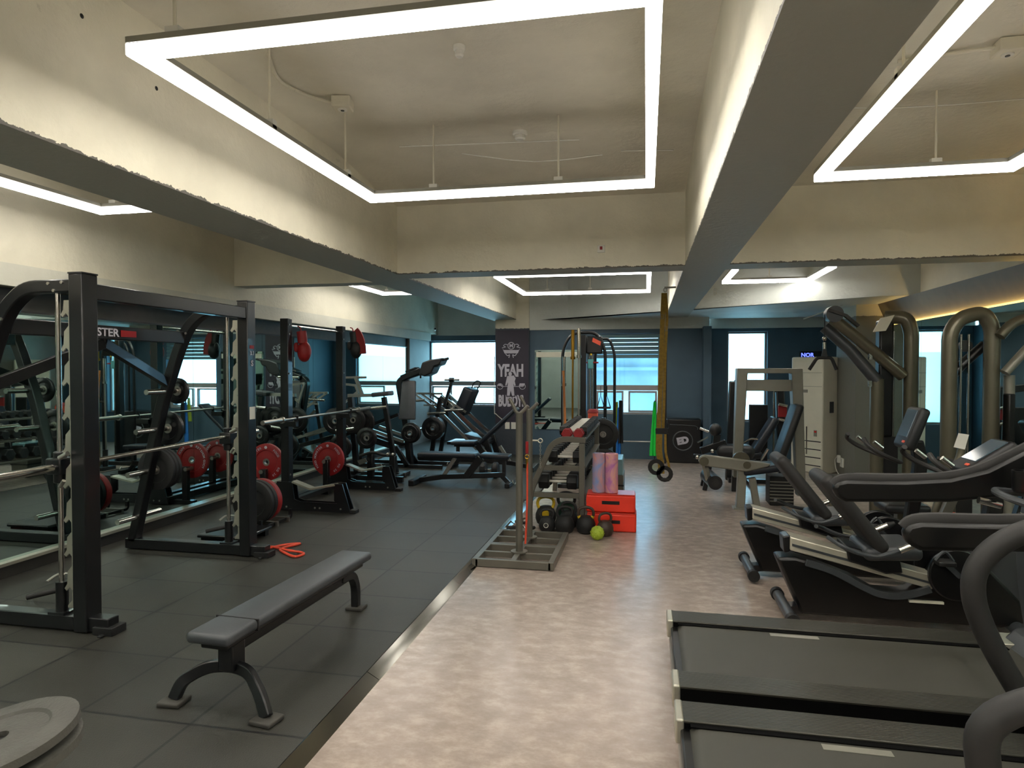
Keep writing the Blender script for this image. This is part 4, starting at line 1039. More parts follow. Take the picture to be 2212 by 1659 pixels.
# barbell holder with upright bars
t = thing('barbell_holder', 'dark floor stand holding upright bars behind the dumbbell rack', 'barbell stand', (-1.02, 9.35, FZ), wc=True)
G().box(-1.22, -.82, 9.2, 9.5, FZ, .03).build('base', 'black_metal', t, bevel=.008)
for x0 in (-1.15, -1.0, -.90): G().lathe([(.032, 0), (.04, 0), (.04, .28), (.032, .28), (.032, 0)], (x0, 9.35, .03)).build('socket', 'black_metal', t)
def upbar(label, x0, dx, z1, m, sl=.40, r=.025):
    t = thing('barbell', label, 'barbell', (x0, 9.35, .03), wc=True)
    p = Vector((x0, 9.35, .035)); q = Vector((x0 + dx, 9.35, z1)); d = (q - p).normalized()
    G().cyl(p, q - d * sl, .014).build('shaft', 'steel' if m != 'brass' else 'brass', t)
    s = G().cyl(q - d * sl, q, r).build('sleeve', m, t)
    G().cyl(q - d * (sl + .02), q - d * (sl - .02), r * 1.45).build('collar', m, t)
upbar('steel barbell standing upright, shorter and nearest the poster column', -1.17, .02, 1.83, 'chrome')
upbar('brass coloured barbell standing upright behind dumbbell rack', -1.03, .005, 2.21, 'brass')
upbar('steel barbell standing upright, tallest beside the brass one', -.94, .0, 2.23, 'chrome')
t = tag(G().cyl((-1.08, 9.2, .05), (-1.15, 9.25, 1.63), .017).build('wooden_stick', 'wood'), 'tan wooden stick leaning among the upright bars', 'stick')

# cable machine with arched tubes
t = thing('cable_machine', 'dark functional cable machine with arched tubes in front of the blind window', 'strength machine', (-.85, 10.0, FZ), wc=True)
G().tube(rounded([(-1.24, 9.9, FZ), (-1.24, 9.9, 1.95), (-1.10, 9.9, 2.20), (-.72, 9.9, 2.20), (-.60, 9.9, 1.95), (-.60, 9.9, FZ)], .2, 8), .024, 12).build('arch', 'black_metal', t)
G().tube(rounded([(-.78, 10.3, FZ), (-.78, 10.3, 1.9), (-.70, 10.3, 2.12), (-.56, 10.3, 2.12), (-.48, 10.3, 1.9), (-.48, 10.3, FZ)], .15, 8), .022, 12).build('arch', 'black_metal', t)
G().box(-.97, -.88, 9.86, 9.98, FZ, 2.16).build('tower', 'black_metal', t, bevel=.01)
G().box(-.88, -.64, 9.84, 9.90, 1.88, 2.14).build('pulley_plate', 'black_plastic', t, bevel=.02)
G().prism([(-.78, 2.12), (-.66, 2.06), (-.67, 2.00), (-.79, 2.06)], 9.83, 9.838).build('label_plate', 'orange', t)
for x0 in (-.84, -.80): G().cyl((x0, 9.95, .3), (x0, 9.95, 2.0), .012).build('guide_rod', 'chrome', t)
c = G().box(-.86, -.78, 9.88, 9.98, 1.66, 1.80).build('carriage', 'teal_cloth', t, bevel=.01)
G().cyl((-.90, 9.9, 1.75), (-.70, 9.9, 1.75), .012).build('pull_pin', 'red_rubber', c)
G().cyl((-.81, 9.86, 1.86), (-.81, 9.86, 2.1), .015).build('cable_end', 'yellow', c)
G().box(-.97, -.78, 9.98, 10.2, .0, .9).build('weight_stack', 'black_rubber', t, bevel=.006)
G().box(-1.26, -.45, 9.84, 10.34, FZ, .04).build('base', 'black_metal', t, bevel=.01)
for i, x0 in enumerate((-.66, -.57)):
    t = thing('cable_attachment', ('black triangular cable grip hanging on the arch before the window, nearer barbells', 'black triangular cable grip hanging on the arch before the window, nearer the yellow straps')[i], 'cable attachment', (x0, 9.83, 1.38), wc=True)
    G().tube([(x0 - .055, 9.82, 1.08), (x0 + .055, 9.82, 1.08), (x0, 9.82, 1.26)], .010, 8, True).build('frame', 'black_metal', t)
    G().cyl((x0 - .055, 9.82, 1.08), (x0 + .055, 9.82, 1.08), .016).build('grip', 'foam_black', t)
    G().tube([(x0, 9.82, 1.26), (x0, 9.84, 1.40)], .006, 6).build('strap', 'black_rubber', t)
# punching dummy / padded bags behind
t = thing('plate_tree', 'dark plate tree with curved top behind the dumbbell rack end', 'plate rack', (-.66, 9.45, FZ), wc=True)
G().bar((-.60, 9.55, FZ), (-.60, 9.55, .95), .06, .06).bar((-.80, 9.55, .02), (-.40, 9.55, .02), .08, .05).build('frame', 'black_metal', t, bevel=.006)
for z0 in (.30, .72): G().cyl((-.60, 9.42, z0), (-.60, 9.68, z0), .022).build('plate_horn', 'steel', t)
plate('black bumper plate high on plate tree behind dumbbell rack', (-.60, 9.46, .72), .22, .06, 'black')
plate('black bumper plate low on plate tree behind dumbbell rack', (-.60, 9.46, .30), .225, .06, 'black')

# hanging bands and towels on the rail under the blind window
t = thing('wall_rail', 'thin steel rail low in front of the back wall under the window', 'rail', (-.15, 12.2, .3), wc=True)
G().cyl((-.455, 12.2, .33), (.155, 12.2, .33), .012).build('rail', 'steel', t)
for x0 in (-.455, .155): G().bar((x0, 12.2, FZ), (x0, 12.2, 1.08), .025, .025).build('post', 'black_metal', t)
def cloth(name, label, cat, x, y, z0, z1, w0, w1, m, dx=0.0):
    pts = []
    g = G(); n = 9; k = 7
    ring = []
    for i in range(n):
        f = i / (n - 1); w = w0 + (w1 - w0) * f; z = z1 + (z0 - z1) * f
        row = []
        for j in range(k):
            u = j / (k - 1) - .5
            row.append((x + dx * f + u * w, y + .018 * sin(j * 2.1 + f * 1.5), z))
        ring.append(row)
    vs = [p for r in ring for p in r] + [(p[0], p[1] + .012, p[2]) for r in ring for p in r]
    N = n * k; fs = []
    for i in range(n - 1):
        for j in range(k - 1):
            a = i * k + j; fs.append((a, a + 1, a + k + 1, a + k)); fs.append((N + a, N + a + k, N + a + k + 1, N + a + 1))
    for j in range(k - 1): fs.append((j, N + j, N + j + 1, j + 1)); a = (n - 1) * k + j; fs.append((a, a + 1, N + a + 1, N + a))
    for i in range(n - 1): a = i * k; fs.append((a, a + k, N + a + k, N + a)); a = i * k + k - 1; fs.append((a, N + a, N + a + k, a + k))
    g.faces_new(vs, fs)
    return tag(g.build(name, m), label, cat)
cloth('exercise_band', 'bright green exercise band hanging beside the yellow straps', 'exercise band', .155, 12.165, .08, 1.06, .05, .13, 'green', -.03)
cloth('exercise_band', 'blue exercise band hanging under the blind window', 'exercise band', -.475, 12.155, .08, .95, .08, .09, 'blue', -.02)
cloth('exercise_band', 'dark exercise band hanging in front of the blue one', 'exercise band', -.45, 12.105, .30, 1.08, .07, .09, 'black_rubber')
cloth('towel', 'olive towel hanging behind the dark exercise band', 'towel', -.53, 12.20, .55, 1.05, .05, .10, 'lime')

# yellow suspension straps
t = thing('suspension_trainer', 'yellow and black suspension straps hanging from the large dark beam', 'suspension trainer', (.22, 8.2, 2.6), wc=True)
def SX(px): return .22 + (px - 1437) / 1420 * 8.0
def SZ(py): return 1.65 - (py - 797.7) / 1420 * 8.07
G().bar((.345, 8.2, 2.64), (.21, 8.2, 2.64), .03, .02).tube([(.22 + .02 * cos(a*pi/5), 8.2, 2.61 + .025 * sin(a*pi/5)) for a in range(10)], .006, 6, True).build('hook', 'steel', t)
G().rail([(SX(1434), 8.2, SZ(635)), (SX(1432), 8.2, SZ(690)), (SX(1430), 8.2, SZ(760)), (SX(1427), 8.2, SZ(860)), (SX(1425), 8.2, SZ(925))], .055, .006, up=(0, 1, 0), sm=3).build('strap', 'yellow_strap', t)
G().rail([(SX(1438), 8.205, SZ(635)), (SX(1441), 8.205, SZ(690)), (SX(1438), 8.205, SZ(760)), (SX(1436), 8.205, SZ(860)), (SX(1434), 8.205, SZ(925))], .035, .006, up=(0, 1, 0), sm=3).build('strap', 'yellow_strap', t)
G().rail([(SX(1440), 8.21, SZ(730)), (SX(1439), 8.21, SZ(1000))], .022, .005, up=(0, 1, 0)).build('strap', 'black_rubber', t)
for a, b_ in ((1431, 690), (1440, 716)):
    G().tube([(SX(a) - .012, 8.19, SZ(b_)), (SX(a) + .012, 8.19, SZ(b_)), (SX(a) + .02, 8.19, SZ(b_) + .05), (SX(a) - .02, 8.19, SZ(b_) + .05)], .004, 6, True).build('carabiner', 'steel', t)
G().box(SX(1418), SX(1446), 8.18, 8.22, SZ(936), SZ(924)).build('buckle', 'black_plastic', t, bevel=.006)
G().rail([(SX(1426), 8.2, SZ(937)), (SX(1426), 8.2, SZ(975)), (SX(1430), 8.2, SZ(1000)), (SX(1431), 8.2, SZ(1022))], .075, .008, up=(0, 1, 0), sm=3).build('strap', 'yellow_strap', t)
G().rail([(SX(1439), 8.2, SZ(937)), (SX(1440), 8.2, SZ(975)), (SX(1446), 8.2, SZ(1000)), (SX(1449), 8.2, SZ(1022))], .028, .008, up=(0, 1, 0), sm=3).build('strap', 'yellow_strap', t)
for cx_, cz_, r_ in ((1420, 1008, .075), (1438, 1022, .075)):
    G().rail([(SX(cx_) + r_ * cos(a * pi / 8), 8.2, SZ(cz_) + r_ * sin(a * pi / 8)) for a in range(16)], .05, .014, up=(0, 1, 0), closed=True).build('foot_cradle', 'black_rubber', t)
G().cyl((SX(1430), 8.2, SZ(1034)), (SX(1448), 8.2, SZ(1034)), .022).build('handle_grip', 'foam_black', t)

# black case with round emblem at the back wall
t = thing('equipment_case', 'black case with round ring emblem reading ED against the back wall', 'case', (.66, 12.25, FZ), wc=True)
G().box(.36, .96, 12.1, 12.45, FZ, .76).build('case', 'black_plastic', t, bevel=.02)
G().tube([(.645 + .17 * cos(a*pi/16), 12.09, .37 + .17 * sin(a*pi/16)) for a in range(32)], .012, 6, True).build('ring', 'grey_plastic', t)
text('ED', .16, (.645, 12.09, .37), (PI2, radians(-12), 0), 'print_white', t, 'lettering', .012)
G().tube([(.42, 12.09, .66), (.86, 12.09, .64), (.90, 12.09, .58)], .008, 6, sm=2).build('edging', 'grey_plastic', t)

# ================================================================ RIGHT SIDE, BACK
# air conditioner tower
t = thing('air_conditioner', 'tall white floor standing air conditioner beside grey column', 'air conditioner', (2.70, 11.55, FZ), -radians(51))
G().box(-.30, .30, -.18, .18, 0, 1.88).build('body', 'ac_white', t, bevel=.02)
for k in range(4): G().box(-.20, .27, -.184, -.178, .12 + k * .13, .135 + k * .13).build('vent_slot', 'black_plastic', t)
for k, zz in enumerate((1.62, 1.40)): G().box(-.28, .28, -.183, -.179, zz, zz + .006).build('panel_seam', 'pale_metal', t)
G().box(.302, .304, -.02, .08, .98, 1.16).build('side_label', 'grey_plastic', t)
G().box(-.12, .02, -.183, -.18, 1.30, 1.35).build('badge', 'pale_metal', t)
G().box(.14, .20, -.183, -.18, .60, .70).build('energy_label', 'pale_metal', t)
G().box(.15, .19, -.185, -.182, .66, .69).build('energy_mark', 'red', t)
G().box(.0, .02, -.19, -.18, .30, .75).build('handle_strip', 'chrome', t)
t = thing('led_clock', 'small dark display with blue glowing letters on wall above air conditioner', 'display', (2.93, 12.97, 1.9), wc=True)
G().box(2.78, 3.22, 12.93, 12.99, 1.84, 1.98).build('case', 'black_plastic', t, bevel=.005)
text('NOR', .10, (2.90, 12.925, 1.91), (PI2, 0, 0), 'blue_led', t, 'lettering', .002)
t = thing('wall_outlet', 'white wall outlet with plugged cord low on the grey column', 'outlet', (3.01, 11.35, .30), wc=True)
G().box(2.995, 3.018, 11.0, 11.16, .12, .26).build('plate', 'white', t, bevel=.004)
G().box(2.95, 2.995, 11.10, 11.16, .18, .30).build('plug', 'white', t, bevel=.01)
G().tube([(2.96, 11.16, .28), (2.94, 11.22, .20), (2.97, 11.24, .05), (3.0, 11.2, FZ + .01)], .007, 6, sm=4).build('cord', 'white', t)
# cable on the column
tag(G().tube([(2.45, 11.2, 2.45), (2.9, 10.47, 2.62), (3.03, 10.47, 2.72), (3.3, 10.47, 2.66), (3.42, 10.44, 2.58)], .010, 6, sm=5).build('wall_cable', 'white'), 'thin painted cable curving across head of grey column', 'cable')

# leg extension machine
t = thing('leg_extension_machine', 'pale grey leg extension machine with open upright frame and blue seat pad', 'strength machine', (1.3, 8.4, FZ), wc=True)
G().rail([(1.12, 8.62, .30), (1.165, 8.62, 1.63), (1.80, 8.62, 1.63), (1.87, 8.62, .10)], .10, .14, up=(0, 1, 0)).build('upright_frame', 'pale_metal', t, bevel=.01)
G().box(1.21, 1.76, 8.60, 8.66, 1.38, 1.52).build('frame_panel', 'pale_metal', t)
G().bar((1.115, 8.28, FZ), (1.135, 8.28, .48), .10, .11).build('front_post', 'pale_metal', t, bevel=.01)
G().bar((1.32, 8.35, FZ), (1.26, 8.35, .34), .08, .08).build('seat_post', 'pale_metal', t, bevel=.01)
G().box(1.03, 1.20, 8.20, 8.36, FZ, FZ + .02).build('foot_plate', 'pale_metal', t)
G().prism([(.62, .54), (.64, .60), (.70, .62), (1.30, .555), (1.45, .53), (1.42, .50), (1.17, .43), (.74, .48), (.66, .49)], 8.18, 8.26).build('lever_arm', 'pale_metal', t, bevel=.015)
for x0, z0, r0 in ((.685, .545, .055), (1.175, .515, .045)): G().cyl((x0, 8.16, z0), (x0, 8.18, z0), r0).build('pivot_cap', 'bronze_metal', t)
G().cyl((1.12, 8.24, .56), (1.12, 8.30, .56), .10).build('cam', 'bronze_metal', t)
G().bar((.69, 8.25, .53), (.75, 8.30, .30), .05, .05).build('roller_arm', 'pale_metal', t)
G().cyl((.82, 8.20, .285), (.77, 8.75, .29), .085, seg=24).build('shin_roller', 'black_pad', t)
G().cyl((.82, 8.19, .285), (.82, 8.201, .285), .045).build('roller_cap', 'foam_black', t)
G().pad((1.40, 8.42, .455), (.52, .42, .09), (0, radians(-9), 0), .03).build('seat', 'navy_pad', t)
G().pad((1.68, 8.5, .85), (.09, .40, .80), (0, radians(18), 0), .035).build('backrest', 'black_pad', t)
G().box(1.50, 1.78, 8.55, 8.85, FZ, .33).build('weight_stack', 'black_rubber', t, bevel=.01)
for k in range(7): G().box(1.50, 1.782, 8.54, 8.55, .02 + k * .04, .03 + k * .04).build('stack_gap', 'pale_metal', t)
G().cyl((1.36, 8.30, .56), (1.42, 8.24, .70), .018).build('side_grip', 'chrome', t)
# lying curl machine
t = thing('leg_curl_machine', 'black leg curl machine with round roller pads near back wall case', 'strength machine', (1.0, 9.6, FZ), wc=True)
G().sph((.955, 9.6, .80), .085, 18, (1, 1, 1.1)).build('knob_pad', 'black_pad', t)
G().bar((.98, 9.6, .74), (.96, 9.6, .56), .09, .09).build('neck', 'black_metal', t)
G().cyl((.74, 9.55, .825), (.86, 9.55, .775), .018).build('grip', 'chrome', t)
G().bar((.71, 9.55, .62), (.85, 9.55, .70), .02, .02).build('lever', 'chrome', t)
G().pad((1.22, 9.6, .50), (.50, .36, .20), (0, 0, 0), .09, 4).build('belly_pad', 'black_pad', t)
G().bar((.76, 9.6, .50), (1.1, 9.6, .62), .10, .10).build('beam', 'black_metal', t, bevel=.01)
G().bar((.66, 9.6, .42), (1.5, 9.6, .36), .07, .07).build('beam', 'black_metal', t, bevel=.01)
G().bar((.88, 9.45, .38), (.80, 9.45, FZ), .06, .06).bar((1.20, 9.45, .38), (1.19, 9.45, FZ), .07, .07).bar((.88, 9.8, .38), (.80, 9.8, FZ), .06, .06).build('leg', 'black_metal', t, bevel=.006)
for x0, z0 in ((.70, .43), (.90, .52)): G().sph((x0, 9.42, z0), .028, 10).build('end_knob', 'chrome', t)
# seated press with reclined pad
t = thing('seated_row_machine', 'dark seated machine with reclined pale edged pad behind the grey frame', 'strength machine', (1.6, 10.3, FZ), wc=True)
G().pad((1.66, 9.95, .70), (.10, .35, .60), (0, radians(30), 0), .04).build('backrest', 'navy_pad', t)
G().pad((1.42, 9.95, .42), (.40, .36, .09), (0, radians(-4), 0), .03).build('seat', 'navy_pad', t)
G().bar((1.25, 10.4, FZ), (1.30, 10.4, 1.47), .14, .12).bar((2.0, 10.4, FZ), (1.95, 10.4, 1.38), .12, .12).build('tower', 'black_metal', t, bevel=.02)
G().bar((1.30, 10.4, 1.44), (1.95, 10.4, 1.35), .10, .10).build('top_beam', 'black_metal', t, bevel=.01)
G().box(1.52, 1.78, 10.35, 10.45, .28, 1.12).build('stack_shroud', 'black_plastic', t, bevel=.01)
G().cyl((1.42, 10.34, .24), (1.42, 10.34, 1.38), .014).cyl((1.86, 10.34, .24), (1.86, 10.34, 1.36), .014).build('guide_rod', 'chrome', t)
for zz in (1.14, .92): G().cyl((1.90, 10.2, zz), (2.02, 10.2, zz - .03), .022).build('plate_horn', 'chrome', t)
G().box(1.9, 2.02, 10.22, 10.24, .95, 1.12).build('label_plate', 'red_dark', t)
G().bar((1.2, 10.2, .0), (2.1, 10.2, .0), .12, .06).bar((1.5, 9.8, .0), (1.5, 10.5, .0), .10, .06).build('base', 'black_metal', t)
G().tube([(1.36, 9.8, .60), (1.45, 9.78, .66), (1.55, 9.8, .66)], .014, 8, sm=3).build('side_grip', 'chrome', t)

# ================================================================ RIGHT SIDE: GREY TOWERS, BIKES, TREADMILLS
def O(g, pts, w=.13, h=.15, sm=0, up=(0, 1, 0)): return g.oval(pts, w, h, up=up, sm=sm, seg=16)
# lat pulldown
t = thing('lat_pulldown_machine', 'tall bronze grey lat pulldown with diagonal boom and black bent bar beside the column', 'strength machine', (2.35, 7.6, FZ), wc=True)
O(G(), rounded([(2.65, 7.4, FZ), (2.65, 7.4, 2.04), (2.60, 7.4, 2.18), (2.43, 7.48, 2.19)], .12, 6), .14, .14).build('column', 'bronze_metal', t)
G().box(2.36, 2.50, 7.42, 7.56, .95, 2.16).build('stack_shroud', 'black_plastic', t, bevel=.02)
O(G(), [(2.34, 7.4, FZ), (2.335, 7.4, 1.55)], .13, .13).build('column', 'bronze_metal', t)
O(G(), [(1.90, 7.4, 2.18), (2.10, 7.4, 2.01), (2.58, 7.4, 1.58)], .12, .15).build('boom', 'bronze_metal', t)
O(G(), [(1.86, 7.55, 2.10), (2.10, 7.5, 1.86), (2.34, 7.4, 1.52)], .12, .14).build('lower_boom', 'grey_plastic', t)
G().cyl((1.90, 7.30, 2.22), (1.90, 7.42, 2.22), .085, seg=24).build('pulley', 'grey_plastic', t)
G().rail([(1.84, 7.3, 2.26), (2.0, 7.3, 2.20), (2.12, 7.3, 2.09)], .03, .05, up=(0, 1, 0)).build('pulley_guard', 'black_metal', t)
G().prism([(2.26, 2.03), (2.33, 2.17), (2.46, 2.20), (2.38, 2.04)], 7.30, 7.315).build('exercise_placard', 'ac_white', t, bevel=.003)
for zz in (1.78, 1.50): G().box(2.245, 2.275, 7.36, 7.40, zz - .03, zz + .03).cyl((2.25, 7.34, zz), (2.25, 7.36, zz), .012).build('rod_bracket', 'chrome', t)
for x0 in (2.44, 2.52): G().cyl((x0, 7.5, .1), (x0, 7.5, 2.05), .012).build('guide_rod', 'chrome', t)
G().box(2.40, 2.56, 7.45, 7.62, FZ, .95).build('weight_stack', 'black_rubber', t, bevel=.01)
G().cyl((2.42, 7.43, .50), (2.42, 7.38, .50), .02).build('selector_pin', 'yellow', t)
G().pad((1.95, 7.5, .48), (.36, .32, .08), (0, 0, 0), .03).build('seat', 'black_pad', t)
G().bar((1.95, 7.5, FZ), (1.95, 7.5, .45), .09, .09).build('seat_post', 'bronze_metal', t, bevel=.01)
G().box(1.8, 2.75, 7.42, 7.56, FZ, .05).build('base', 'bronze_metal', t, bevel=.01)
t2 = thing('pulldown_bar', 'black bent pulldown bar hanging from its cable in front of air conditioner', 'cable bar', (1.816, 7.36, 1.77), wc=True)
G().cyl((1.816, 7.36, 1.77), (1.816, 7.36, 2.22), .005).build('cable', 'black_rubber', t2)
G().cyl((1.816, 7.36, 1.86), (1.816, 7.36, 1.93), .018).sph((1.816, 7.36, 1.97), .025, 12).build('cable_weight', 'chrome', t2)
G().prism([(1.785, 1.77), (1.85, 1.77), (1.83, 1.86), (1.80, 1.86)], 7.35, 7.37).build('hanger', 'black_metal', t2)
G().tube(rounded([(1.67, 7.36, 1.645), (1.745, 7.36, 1.77), (1.885, 7.36, 1.77), (1.935, 7.36, 1.645)], .03, 4), .017, 10).build('bar', 'black_rubber', t2)

# cable row / press tower
t = thing('chest_press_machine', 'bronze grey machine with two thick rounded columns and bent arms against the mirror', 'strength machine', (2.75, 6.3, FZ), wc=True)
O(G(), rounded([(2.47, 6.2, FZ), (2.47, 6.2, 1.95), (2.54, 6.2, 2.08), (2.72, 6.2, 2.13), (2.79, 6.2, 2.0), (2.79, 6.2, FZ)], .10, 6), .12, .13).build('column', 'bronze_metal', t)
O(G(), [(2.52, 6.35, 1.55), (2.62, 6.35, 1.68), (2.80, 6.35, 1.86)], .08, .10).build('inner_arm', 'black_metal', t)
O(G(), smooth([(2.80, 6.1, 1.92), (2.90, 6.1, 2.03), (3.05, 6.1, 2.07), (3.25, 6.1, 2.02)], 5), .08, .10).build('upper_arm', 'bronze_metal', t)
O(G(), [(2.84, 6.1, 1.62), (3.00, 6.1, 1.82), (3.2, 6.1, 2.0)], .07, .09).build('lower_arm', 'pale_metal', t)
O(G(), [(2.93, 6.2, FZ), (2.92, 6.2, 1.60)], .08, .09).build('rear_column', 'pale_metal', t)
G().cyl((2.64, 6.3, 1.85), (2.64, 6.34, 1.85), .05).build('pulley', 'black_plastic', t)
G().box(2.56, 2.70, 6.28, 6.42, FZ, .85).build('weight_stack', 'black_rubber', t, bevel=.01)
for x0 in (2.60, 2.66): G().cyl((x0, 6.3, .8), (x0, 6.3, 1.95), .010).build('guide_rod', 'chrome', t)
G().box(2.85, 2.9, 6.05, 6.15, 1.0, 1.45).build('shroud', 'black_plastic', t, bevel=.01)
G().pad((2.15, 6.3, .45), (.36, .34, .08), (0, 0, 0), .03).build('seat', 'black_pad', t)
G().bar((2.15, 6.3, FZ), (2.15, 6.3, .42), .09, .09).build('seat_post', 'bronze_metal', t)
G().box(1.95, 3.0, 6.24, 6.36, FZ, .05).build('base', 'bronze_metal', t, bevel=.01)

t.location.x += .045

# recumbent bikes
def bike(label, dx, dy, con):
    t = thing('recumbent_bike', label, 'exercise bike', (1.5 + dx, 4.72 + dy, FZ), wc=False)
    WCSET.add(t.name)
    T = Matrix.Translation((dx, dy, 0))
    def B(g, name, m, par=None, **k):
        bmesh.ops.transform(g.bm, matrix=T, verts=g.bm.verts[:]); return g.build(name, m, par or t, **k)
    B(G().prism([(.86, .39), (.98, .40), (1.12, .36), (1.34, .28), (1.48, .20), (1.64, .20), (1.78, .25), (1.86, .42), (1.96, .46), (2.12, .40), (2.30, .20), (2.34, .06), (2.2, .02), (1.02, .02), (.93, .22)], 4.63, 4.81), 'body_shell', 'black_satin', bevel=.02)
    B(G().rail([(1.04, 4.61, .375), (1.20, 4.61, .33), (1.38, 4.61, .24), (1.50, 4.61, .195), (1.64, 4.61, .20), (1.78, 4.61, .25)], .04, .03, up=(0, 1, 0), sm=4), 'side_trim', 'grey_plastic')
    r = B(G().prism([(.945, .535), (1.86, .315), (1.86, .225), (.945, .445)], 4.63, 4.81), 'seat_rail', 'alu_bright', bevel=.006)
    B(G().prism([(.955, .492), (1.85, .275), (1.85, .262), (.955, .475)], 4.626, 4.814), 'rail_groove', 'grey_plastic', r)
    B(G().prism([(.90, .53), (.95, .54), (.95, .43), (.91, .42)], 4.65, 4.79), 'rail_cap', 'black_plastic', bevel=.01)
    B(G().prism([(1.28, .50), (1.60, .43), (1.62, .34), (1.52, .33), (1.30, .40)], 4.60, 4.84), 'seat_carriage', 'black_plastic', bevel=.01)
    B(G().pad((1.315, 4.72, .72), (.09, .40, .60), (0, radians(-38), 0), .04, 4), 'backrest', 'foam_black')
    B(G().pad((1.545, 4.72, .475), (.34, .38, .09), (0, radians(-4), 0), .035, 4), 'seat', 'grey_pad')
    for yy, s in ((4.47, -1), (4.97, 1)):
        h = B(G().tube([(1.16, 4.72 + s * .15, .56), (1.22, yy, .53), (1.32, yy, .49), (1.42, yy, .475), (1.50, yy, .50), (1.56, yy, .525)], .014, 10, sm=4), 'side_handle', 'grey_plastic')
        B(G().cyl((1.55, yy, .52), (1.645, yy, .565), .020), 'pulse_grip', 'chrome', h)
        B(G().cyl((1.645, yy, .565), (1.69, yy, .585), .024, .012), 'grip_end', 'black_rubber', h)
    for yy, s in ((4.60, -1), (4.84, 1)):
        c = B(G().cyl((1.93, 4.72 + s * .09, .35), (1.93, 4.72 + s * .13, .35), .165, seg=36), 'crank_cover', 'black_plastic', bevel=.01)
        B(G().rail([(1.93, 4.72 + s * .15, .35), (1.93 + s * .10, 4.72 + s * .15, .35 - s * .10)], .03, .03, up=(0, 1, 0)), 'crank_arm', 'grey_plastic', c)
        B(G().pad((1.93 + s * .11, 4.72 + s * .21, .35 - s * .10), (.10, .10, .03), (0, 0, 0), .008), 'pedal', 'black_rubber', c)
        B(G().tube([(1.88 + s * .11, 4.72 + s * .21, .36 - s * .10), (1.93 + s * .11, 4.72 + s * .21, .42 - s * .10), (1.98 + s * .11, 4.72 + s * .21, .36 - s * .10)], .009, 6, sm=4), 'pedal_strap', 'grey_plastic', c)
    B(G().box(1.66, 1.86, 4.608, 4.628, .155, .17), 'badge', 'ac_white')
    B(G().cyl((.93, 4.46, .035), (.93, 4.98, .035), .035), 'rear_stabilizer', 'grey_plastic')
    for yy in (4.44, 4.96): B(G().cyl((.93, yy, .035), (.93, yy + .05, .035), .045), 'end_cap', 'black_rubber')
    B(G().bar((.96, 4.72, .03), (1.2, 4.72, .06), .10, .05), 'rear_link', 'black_metal')
    B(G().cyl((2.28, 4.48, .03), (2.28, 4.96, .03), .04), 'front_stabilizer', 'grey_plastic')
    cx_, cz_, tl = con
    B(G().rail([(2.12, 4.72, .38), (2.15, 4.72, .62), (cx_ + .06, 4.72, cz_ - .28), (cx_ + .03, 4.72, cz_ - .10)], .09, .08, up=(0, 1, 0), sm=4), 'mast', 'black_plastic', bevel=.01)
    def CP(u, v):   # point on the console: u along its normal, v up its face
        a_ = radians(tl); return (cx_ - u * cos(a_) + v * sin(a_), 4.72, cz_ + u * sin(a_) + v * cos(a_))
    cn = B(G().pad(CP(0, 0), (.08, .28, .34), (0, radians(tl), 0), .03, 3), 'console', 'black_pad')
    B(G().pad(CP(.042, .03), (.008, .20, .22), (0, radians(tl), 0), .003, 1), 'screen', 'screen', cn)
    p_ = CP(.044, -.12); B(G().pad((p_[0], 4.65, p_[2]), (.01, .04, .02), (0, radians(tl), 0), .003, 1), 'button', 'orange', cn)
    for s in (-1, 1):
        b = B(G().tube([(2.04, 4.72 + s * .05, .93), (1.95, 4.72 + s * .22, .96), (1.82, 4.72 + s * .27, 1.02), (1.74, 4.72 + s * .26, 1.08), (1.73, 4.72 + s * .20, 1.12)], .017, 10, sm=5), 'handlebar', 'foam_black')
        B(G().cyl((1.80, 4.72 + s * .20, 1.10), (1.86, 4.72 + s * .20, 1.05), .016), 'pulse_grip', 'chrome', b)
    return t
bike('black recumbent exercise bike nearer the treadmills', 0, 0, (2.12, 1.08, 55))
bike('black recumbent exercise bike farther from the treadmills, beside the leg extension', -.10, .92, (2.13, 1.19, 20))
# rowing / fan bike red parts seen between
t = thing('spin_bike', 'red and black upright bike with white card on its slanted stalk', 'exercise bike', (2.5, 5.0, FZ), wc=True)
G().tube([(1.98, 5.12, .55), (2.10, 5.12, .62), (2.22, 5.12, .52), (2.35, 5.12, .30)], .035, 10, sm=4).build('frame', 'red_bright', t)
G().cyl((2.45, 5.08, .28), (2.45, 5.16, .28), .25, seg=36).build('flywheel', 'grey_plastic', t)
G().bar((2.05, 5.12, .60), (2.20, 5.12, .98), .05, .06).build('mast', 'grey_metal', t)
O(G(), [(2.02, 5.2, .5), (2.05, 5.2, .70), (2.17, 5.2, .98), (2.20, 5.2, 1.10)], .05, .06, sm=4).build('stalk', 'bronze_metal', t)
G().prism([(2.13, 1.10), (2.16, 1.20), (2.225, 1.19), (2.20, 1.085)], 5.16, 5.165).build('card', 'white', t)
G().pad((2.60, 5.12, .95), (.26, .18, .07), (0, 0, 0), .03).build('saddle', 'black_pad', t)
G().bar((2.42, 5.12, .3), (2.60, 5.12, .92), .05, .06).build('seat_post', 'black_metal', t)
G().bar((2.0, 4.92, FZ + .03), (2.0, 5.32, FZ + .03), .06, .06).bar((2.75, 4.92, FZ + .03), (2.75, 5.32, FZ + .03), .06, .06).bar((2.0, 5.12, FZ + .05), (2.75, 5.12, FZ + .05), .06, .06).build('base', 'black_metal', t)
G().tube([(2.08, 4.94, 1.0), (2.16, 5.0, .99), (2.18, 5.12, .98), (2.16, 5.24, .99), (2.08, 5.30, 1.0)], .016, 8, sm=4).build('handlebar', 'foam_black', t)

